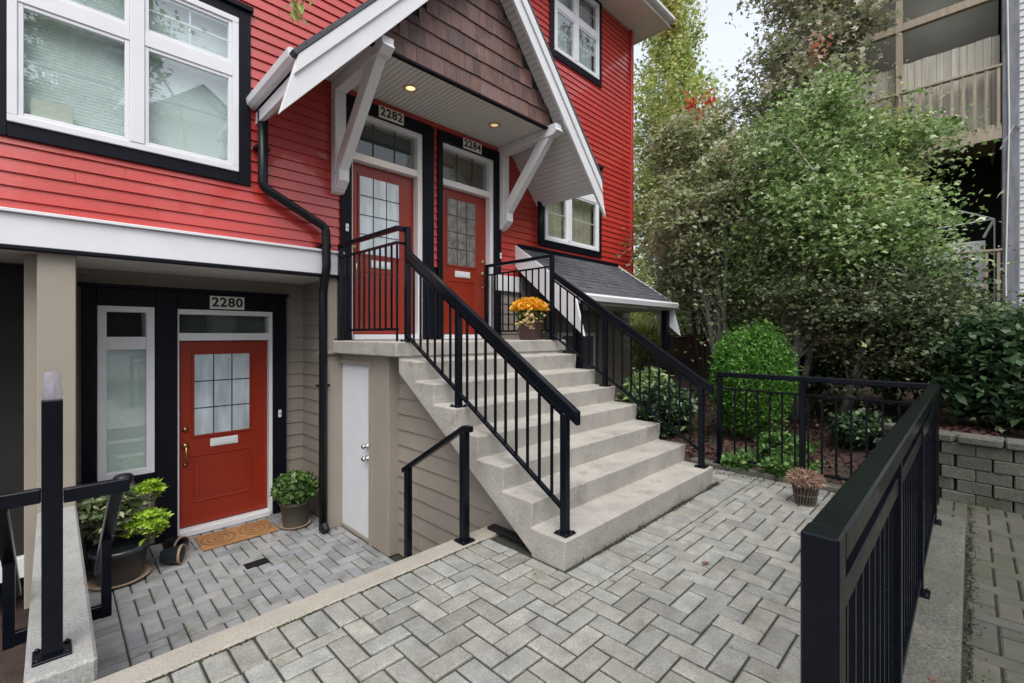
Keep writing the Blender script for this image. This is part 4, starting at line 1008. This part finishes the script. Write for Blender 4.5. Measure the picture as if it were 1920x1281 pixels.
shrub('leafy_shrub', 'loose green shrub under the shed roof by the stairs', (7.2, 3.9, .5), .7, .55, .50, 3800, .085, 'maple_green', 0, core=.5, nb=80)
shrub('leafy_shrub', 'dark green shrub beneath the weeping maple', (8.6, 1.9, .95), .7, .8, .55, 5000, .08, 'dark_leaf', .1, core=.5, nb=80)
shrub('leafy_shrub', 'low dark green clump between the round shrub and the railing corner', (6.9, .95, .34), .45, .45, .30, 2600, .075, 'dark_leaf', .05, core=.5, nb=60)
shrub('leafy_shrub', 'small pale green plant at the foot of the round shrub', (6.0, 1.55, .18), .35, .4, .22, 1500, .07, 'ivy', 0, core=.5, nb=40)
shrub('leafy_shrub', 'wide dark shrub along the back wall of the garden', (9.6, .9, 1.1), .7, 1.1, .7, 5500, .085, 'dark_leaf', .2, core=.5, nb=90)
shrub('leafy_shrub', 'tall yellowish shrub in front of the wooden fence', (11.6, 6.6, 1.3), .9, 1.0, 1.1, 6000, .085, 'yellow_green', .4, core=.4, nb=90)

# ================================================================== TREES
tree('columnar_tree', 'tall yellow green tree with upright branches right behind the house corner', 'tree', (13.2, 6.6, .0), (13.3, 6.5, 9), [(13.3, 6.3, 7.0, 1.75, 1.5, 3.4, 6), (13.3, 6.5, 11.0, .9, .9, 2.6, 2.2), (13.0, 6.4, 5, 1.5, 1.5, 1.3, 1.6)], 54000, .10, 'yellow_green', stems=8, trad=.06, vase=True, per=110, flat=1.5, csz=.20, surf=.15, bark='bark_pale')
maple_mid = tree('maple_tree', 'mid height maple with grey green and reddish leaves right of the house', 'tree', (9.3, 3.35, .3), (9.2, 3.4, 3.6), [(9.2, 3.9, 3.7, 1.15, .95, 1.15, 4), (9.7, 4.1, 5.3, .95, .85, .95, 2.2), (9.0, 3.05, 4.2, .7, .7, 1.15, 2), (10.0, 4.3, 2.9, 1.0, .9, .9, 2)], 44000, .085, 'maple', trad=.045, stems=3, flat=.32, csz=.20, bark='bark_pale', per=130, surf=.4)
tree('maple_tree', 'broad green maple spreading across the middle of the garden', 'tree', (7.95, 1.95, .2), (8.15, 1.85, 3.8), [(8.6, 1.75, 4.3, .95, .95, 1.15, 3.5), (8.3, 1.45, 3.3, 1.05, .8, .85, 4), (8.1, 1.0, 2.75, .9, .75, .6, 2.2), (9.3, 1.05, 4.4, .7, .7, .7, 1.4), (8.9, 2.4, 2.9, .9, .8, .8, 2)], 72000, .070, 'maple_green', trad=.045, stems=3, flat=.30, csz=.21, bark='bark_pale', per=150, surf=.45)
tree('autumn_tree', 'tall slender tree with red tinged upper leaves in front of the balconies', 'tree', (10.6, 2.3, .4), (10.4, 2.2, 7.5), [(10.3, 2.5, 6.2, 1.0, .95, 1.5, 4), (10.3, 2.3, 8.6, .75, .7, 1.7, 2.6), (10.5, 2.0, 5.0, 1.0, .8, 1.0, 3), (10.4, 1.65, 7.4, .45, .5, 1.0, 1)], 38000, .09, 'maple_red', trad=.055, stems=3, flat=.4, csz=.22, per=130, bark='bark_pale', surf=.25)
tree('weeping_maple', 'low weeping maple with layered lacy foliage behind the far railing', 'tree', (8.0, 1.35, .3), (7.9, 1.2, 1.9), [(7.7, 1.05, 1.95, .95, .9, .45, 4), (7.8, .6, 1.5, .7, .6, .45, 2)], 32000, .055, 'weeping', trad=.04, stems=3, flat=.14, csz=.26, surf=.3, per=120, bark='bark_pale')
tree('maple_tree', 'small dark maple near the shed roof with thin bare stems', 'tree', (11.2, 4.6, .5), (11.3, 4.7, 3.4), [(11.3, 4.8, 3.6, 1.2, 1.1, 1.0, 3), (11.6, 3.6, 3.0, 1.1, 1.1, .9, 3)], 20000, .095, 'maple', trad=.045, stems=4, flat=.4, csz=.26, per=80, surf=.3)
tree('background_tree', 'dark tree filling the gap behind the maples', 'tree', (14.5, 3.6, .5), (14.5, 3.6, 4.0), [(14.3, 3.4, 2.7, 1.9, 1.5, 1.6, 4), (15.5, 1.8, 2.6, 2.0, 1.6, 1.6, 3), (15.5, 5.6, 2.3, 1.6, 1.8, 1.3, 3)], 34000, .13, 'maple_green', trad=.12, stems=2, flat=.6, csz=.4)
tree('background_tree', 'pale green tree far behind the wooden fence and shed roof', 'tree', (17, 10.5, .3), (17, 10.5, 4), [(17, 10.5, 3.2, 2.0, 2.2, 2.2, 3), (16.5, 8.3, 2.2, 1.4, 1.4, 1.2, 2)], 22000, .14, 'yellow_green', trad=.1, stems=2, flat=.6, csz=.4)
tt = tree('climbing_shrub', 'dark leafy shrub climbing beside the lower neighbouring balcony', 'shrub', (8.9, .45, .45), (9.0, .4, 2.1), [(9.0, .6, 1.95, .8, .42, .65, 3), (8.7, .1, 1.35, .8, .5, .5, 2)], 14000, .085, 'dark_leaf', trad=.03, stems=3, flat=.6, csz=.2, per=80)
lv = leaf_mesh('scarlet_leaves', np.concatenate([np.array(q) + rng.normal(size=(46, 3)) * np.array((.06, .06, .15)) for q in ((9.22, 4.06, 6.2), (9.42, 3.78, 6.25), (9.3, 4.0, 5.9))]), .08, 'scarlet', maple_mid, lobes=True)
MB().tube([(9.25, 3.6, 4.2), (9.3, 3.9, 5.3), (9.3, 4.0, 6.2)], .012, 6).build('branch', 'bark', maple_mid)
# street tree behind the photographer: seen in the window glass, one twig droops into the picture
t = tree('street_tree', 'street tree whose drooping leafy twig hangs before the siding at the top', 'tree', (-.6, -6.5, -.14), (.3, -6.2, 6.2), [(.5, -6.0, 7.6, 1.5, 1.3, 1.5, 4), (.9, -6.2, 9.6, 1.2, 1.2, 1.2, 2), (-.2, -6.2, 6.3, 1.1, 1.2, .9, 2)], 16000, .16, 'maple_green', trad=.14, flat=.6, csz=.35)
mb = MB(); mb.tube([(.2, -6.2, 5.5), (.3, -3.2, 6.4), (.7, .2, 6.2), (1.0, 2.3, 5.2), (1.15, 3.1, 4.4), (1.19, 3.3, 3.75)], [.07, .055, .04, .025, .010, .004], 7)
mb.build('limb', 'bark', t)
q = []
for k in range(26):
    s = k / 25; q.append(np.array((1.15 + .05 * s, 3.12 + .20 * s, 4.25 - .58 * s)) + rng.normal(size=(4, 3)) * np.array((.035, .035, .03)))
leaf_mesh('twig_leaves', np.concatenate(q), .07, 'yellow_green', t, dirs=np.tile((.2, -.1, -1), (104, 1)), aspect=.4, up=.1)

# ================================================================== NEIGHBOURING BUILDING WITH BALCONIES
N = thing('balcony_building', 'weathered apartment building with stacked wooden balconies and a tarpaulin', 'building', (12.5, 0, 0))
XN = 11.3
mb = MB(); mb.box(13.0, 17, -.5, 3.2, 0, 11); mb.box(11.6, 17, -8, -.5, 0, 11); mb.build('wall', 'dark_in', N)
mb = MB(); lap(mb, 'x', 11.58, -1, -8, -.50, .3, 11, .115); mb.build('pale_siding', 'pale_siding', N)
mb = MB(); lap(mb, 'y', 3.22, 1, 13.0, 17, .3, 11, .115); mb.build('pale_siding', 'pale_siding', N)
bx('corner_post', 'slate_paint', N, XN - .05, XN + .32, -.56, -.36, .5, 11, .01)
for (dz, rzz) in ((5.04, 6.03), (1.83, 2.93)):
    bal = MB(); bal.box(XN - .02, 13.0, -.36, 2.6, dz - .05, dz, .004); bo = bal.build('balcony_deck', 'wood', N)
    mb = MB(); mb.box(XN - .04, XN, -.36, 2.6, dz - .26, dz - .052, .004)
    for k in range(6): mb.box(XN + .01, 12.99, -.3 + .55 * k, -.26 + .55 * k, dz - .24, dz - .053)
    mb.build('joist', 'wood', bo)
    bx('balcony_rail', 'wood', N, XN - .06, XN + .04, -.36, 2.6, rzz - .04, rzz, .004)
    for k in range(21):
        y = -.34 + .142 * k; bx('baluster', 'wood', bo, XN - .045, XN - .005, y, y + .042, dz - .10, rzz - .042, .003)
bx('balcony_post', 'wood', N, XN - .0, XN + .10, .92, 1.02, 1.83, 8.6, .004); bx('balcony_post', 'wood', N, XN - .0, XN + .10, 2.5, 2.6, .4, 8.6, .004)
mb = MB(); y = -.34
while y < .92: mb.box(XN + .16, XN + .18, y + .002, y + .098, 5.04, 6.62 + random.uniform(-.01, .01), .002); y += .10
mb.build('privacy_screen', 'plywood', N)
mb = MB(); y = 1.04
while y < 2.5: mb.box(XN + .16, XN + .18, y + .002, y + .098, 5.04, 6.60 + random.uniform(-.01, .01), .002); y += .10
mb.build('privacy_screen', 'plywood', N)
bx('beam', 'wood', N, XN - .03, XN + .07, -.36, 2.6, 7.18, 7.32, .004); bx('beam', 'wood', N, XN - .03, XN + .07, -.36, 2.6, 8.5, 8.7, .004)
mb = MB(); nn = 24
vs = [(XN + .25 + 1.0 * (j / 8), -.34 + 2.9 * i / nn, 8.4 - 2.0 * (j / 8) - .25 * math.sin(math.pi * i / nn) * math.sin(math.pi * j / 8)) for j in range(9) for i in range(nn + 1)]
mb.add(vs, [(j * (nn + 1) + i, j * (nn + 1) + i + 1, (j + 1) * (nn + 1) + i + 1, (j + 1) * (nn + 1) + i) for j in range(8) for i in range(nn)])
mb.build('tarpaulin', 'tarp', N, smooth=True)
mb = MB(); mb.add([(XN - .3, -.4, 8.75), (XN - .3, 2.9, 8.75), (17, 2.9, 9.6), (17, -.4, 9.6)], [(0, 1, 2, 3)]); mb.box(XN - .3, XN - .27, -.4, 2.9, 8.66, 8.80); mb.build('balcony_roof', 'wood', N)
mb = MB(); mb.tube([(XN - .07, -.42, .6), (XN - .08, -.40, 2.5), (XN - .065, -.44, 5.0), (XN - .09, -.41, 8), (XN - .07, -.43, 11)], .012, 6); mb.tube([(XN - .03, -.34, 4.6), (XN - .07, -.5, 4.95), (XN - .06, -.58, 4.85)], .01, 5); mb.build('cable', 'pale_siding', N)
mb = MB(); mb.box(XN + .02, 13, -.36, 2.6, .4, 1.57); mb.build('wall', 'fence_wood', N)
t = thing('drying_rack', 'white sheet hung on a rack on the lower neighbouring balcony', 'drying rack', (XN + .6, .3, 1.83))
mb = MB(); nn = 20
vs = [(XN + .35 + .012 * math.sin(i * 1.1), -.17 + .82 * i / nn, z - (.03 if i < nn else .0)) for z in (2.27, 3.18) for i in range(nn + 1)]
mb.add(vs, [(i, i + 1, i + nn + 2, i + nn + 1) for i in range(nn)]); mb.build('sheet', 'white_sheet', t, smooth=True)
mb = MB(); mb.tube([(XN + .3, -.28, 3.50), (XN + .32, .95, 3.42)], .014, 6); mb.tube([(XN + .3, -.28, 3.50), (XN + .34, .2, 3.75)], .012, 6); mb.tube([(XN + .3, -.28, 3.50), (XN + .35, -.15, 3.2)], .022, 6); mb.tube([(XN + .3, -.28, 3.50), (XN + .3, -.28, 1.85)], .012, 6)
mb.build('rack', 'pale_siding', t)
# wooden fence behind the garden
t = thing('wooden_fence', 'brown board fence along the back of the garden', 'fence', (12.4, 6, .5))
mb = MB(); y = 2.7
while y < 17: mb.box(12.4, 12.42, y + .003, y + .137, .3, 1.42 + random.uniform(-.01, .01), .002); y += .14
mb.build('board', 'fence_wood', t); bx('fence_cap', 'fence_wood', t, 12.36, 12.46, 2.7, 17, 1.44, 1.48)
# house across the street (seen in the window glass)
t = thing('opposite_house', 'pale grey gabled house across the street, reflected in the windows', 'house', (4.5, -16, -.14))
MB().prism([(.8, -.14), (9, -.14), (9, 9.2), (4.9, 12.6), (.8, 9.2)], -22, -15, 'y').build('wall', 'far_house', t)
mb = MB()
for x in (1.6, 4.2, 6.8):
    for z in (1.2, 4.4, 7.4): mb.box(x, x + 1.3, -14.98, -14.9, z, z + 1.4)
mb.build('window', 'dark_in', t)
mb = MB(); mb.prism([(.3, 8.7), (4.9, 12.55), (9.5, 8.7), (9.5, 9.1), (4.9, 12.95), (.3, 9.1)], -22.4, -14.5, 'y'); mb.build('roof', 'shingle', t)
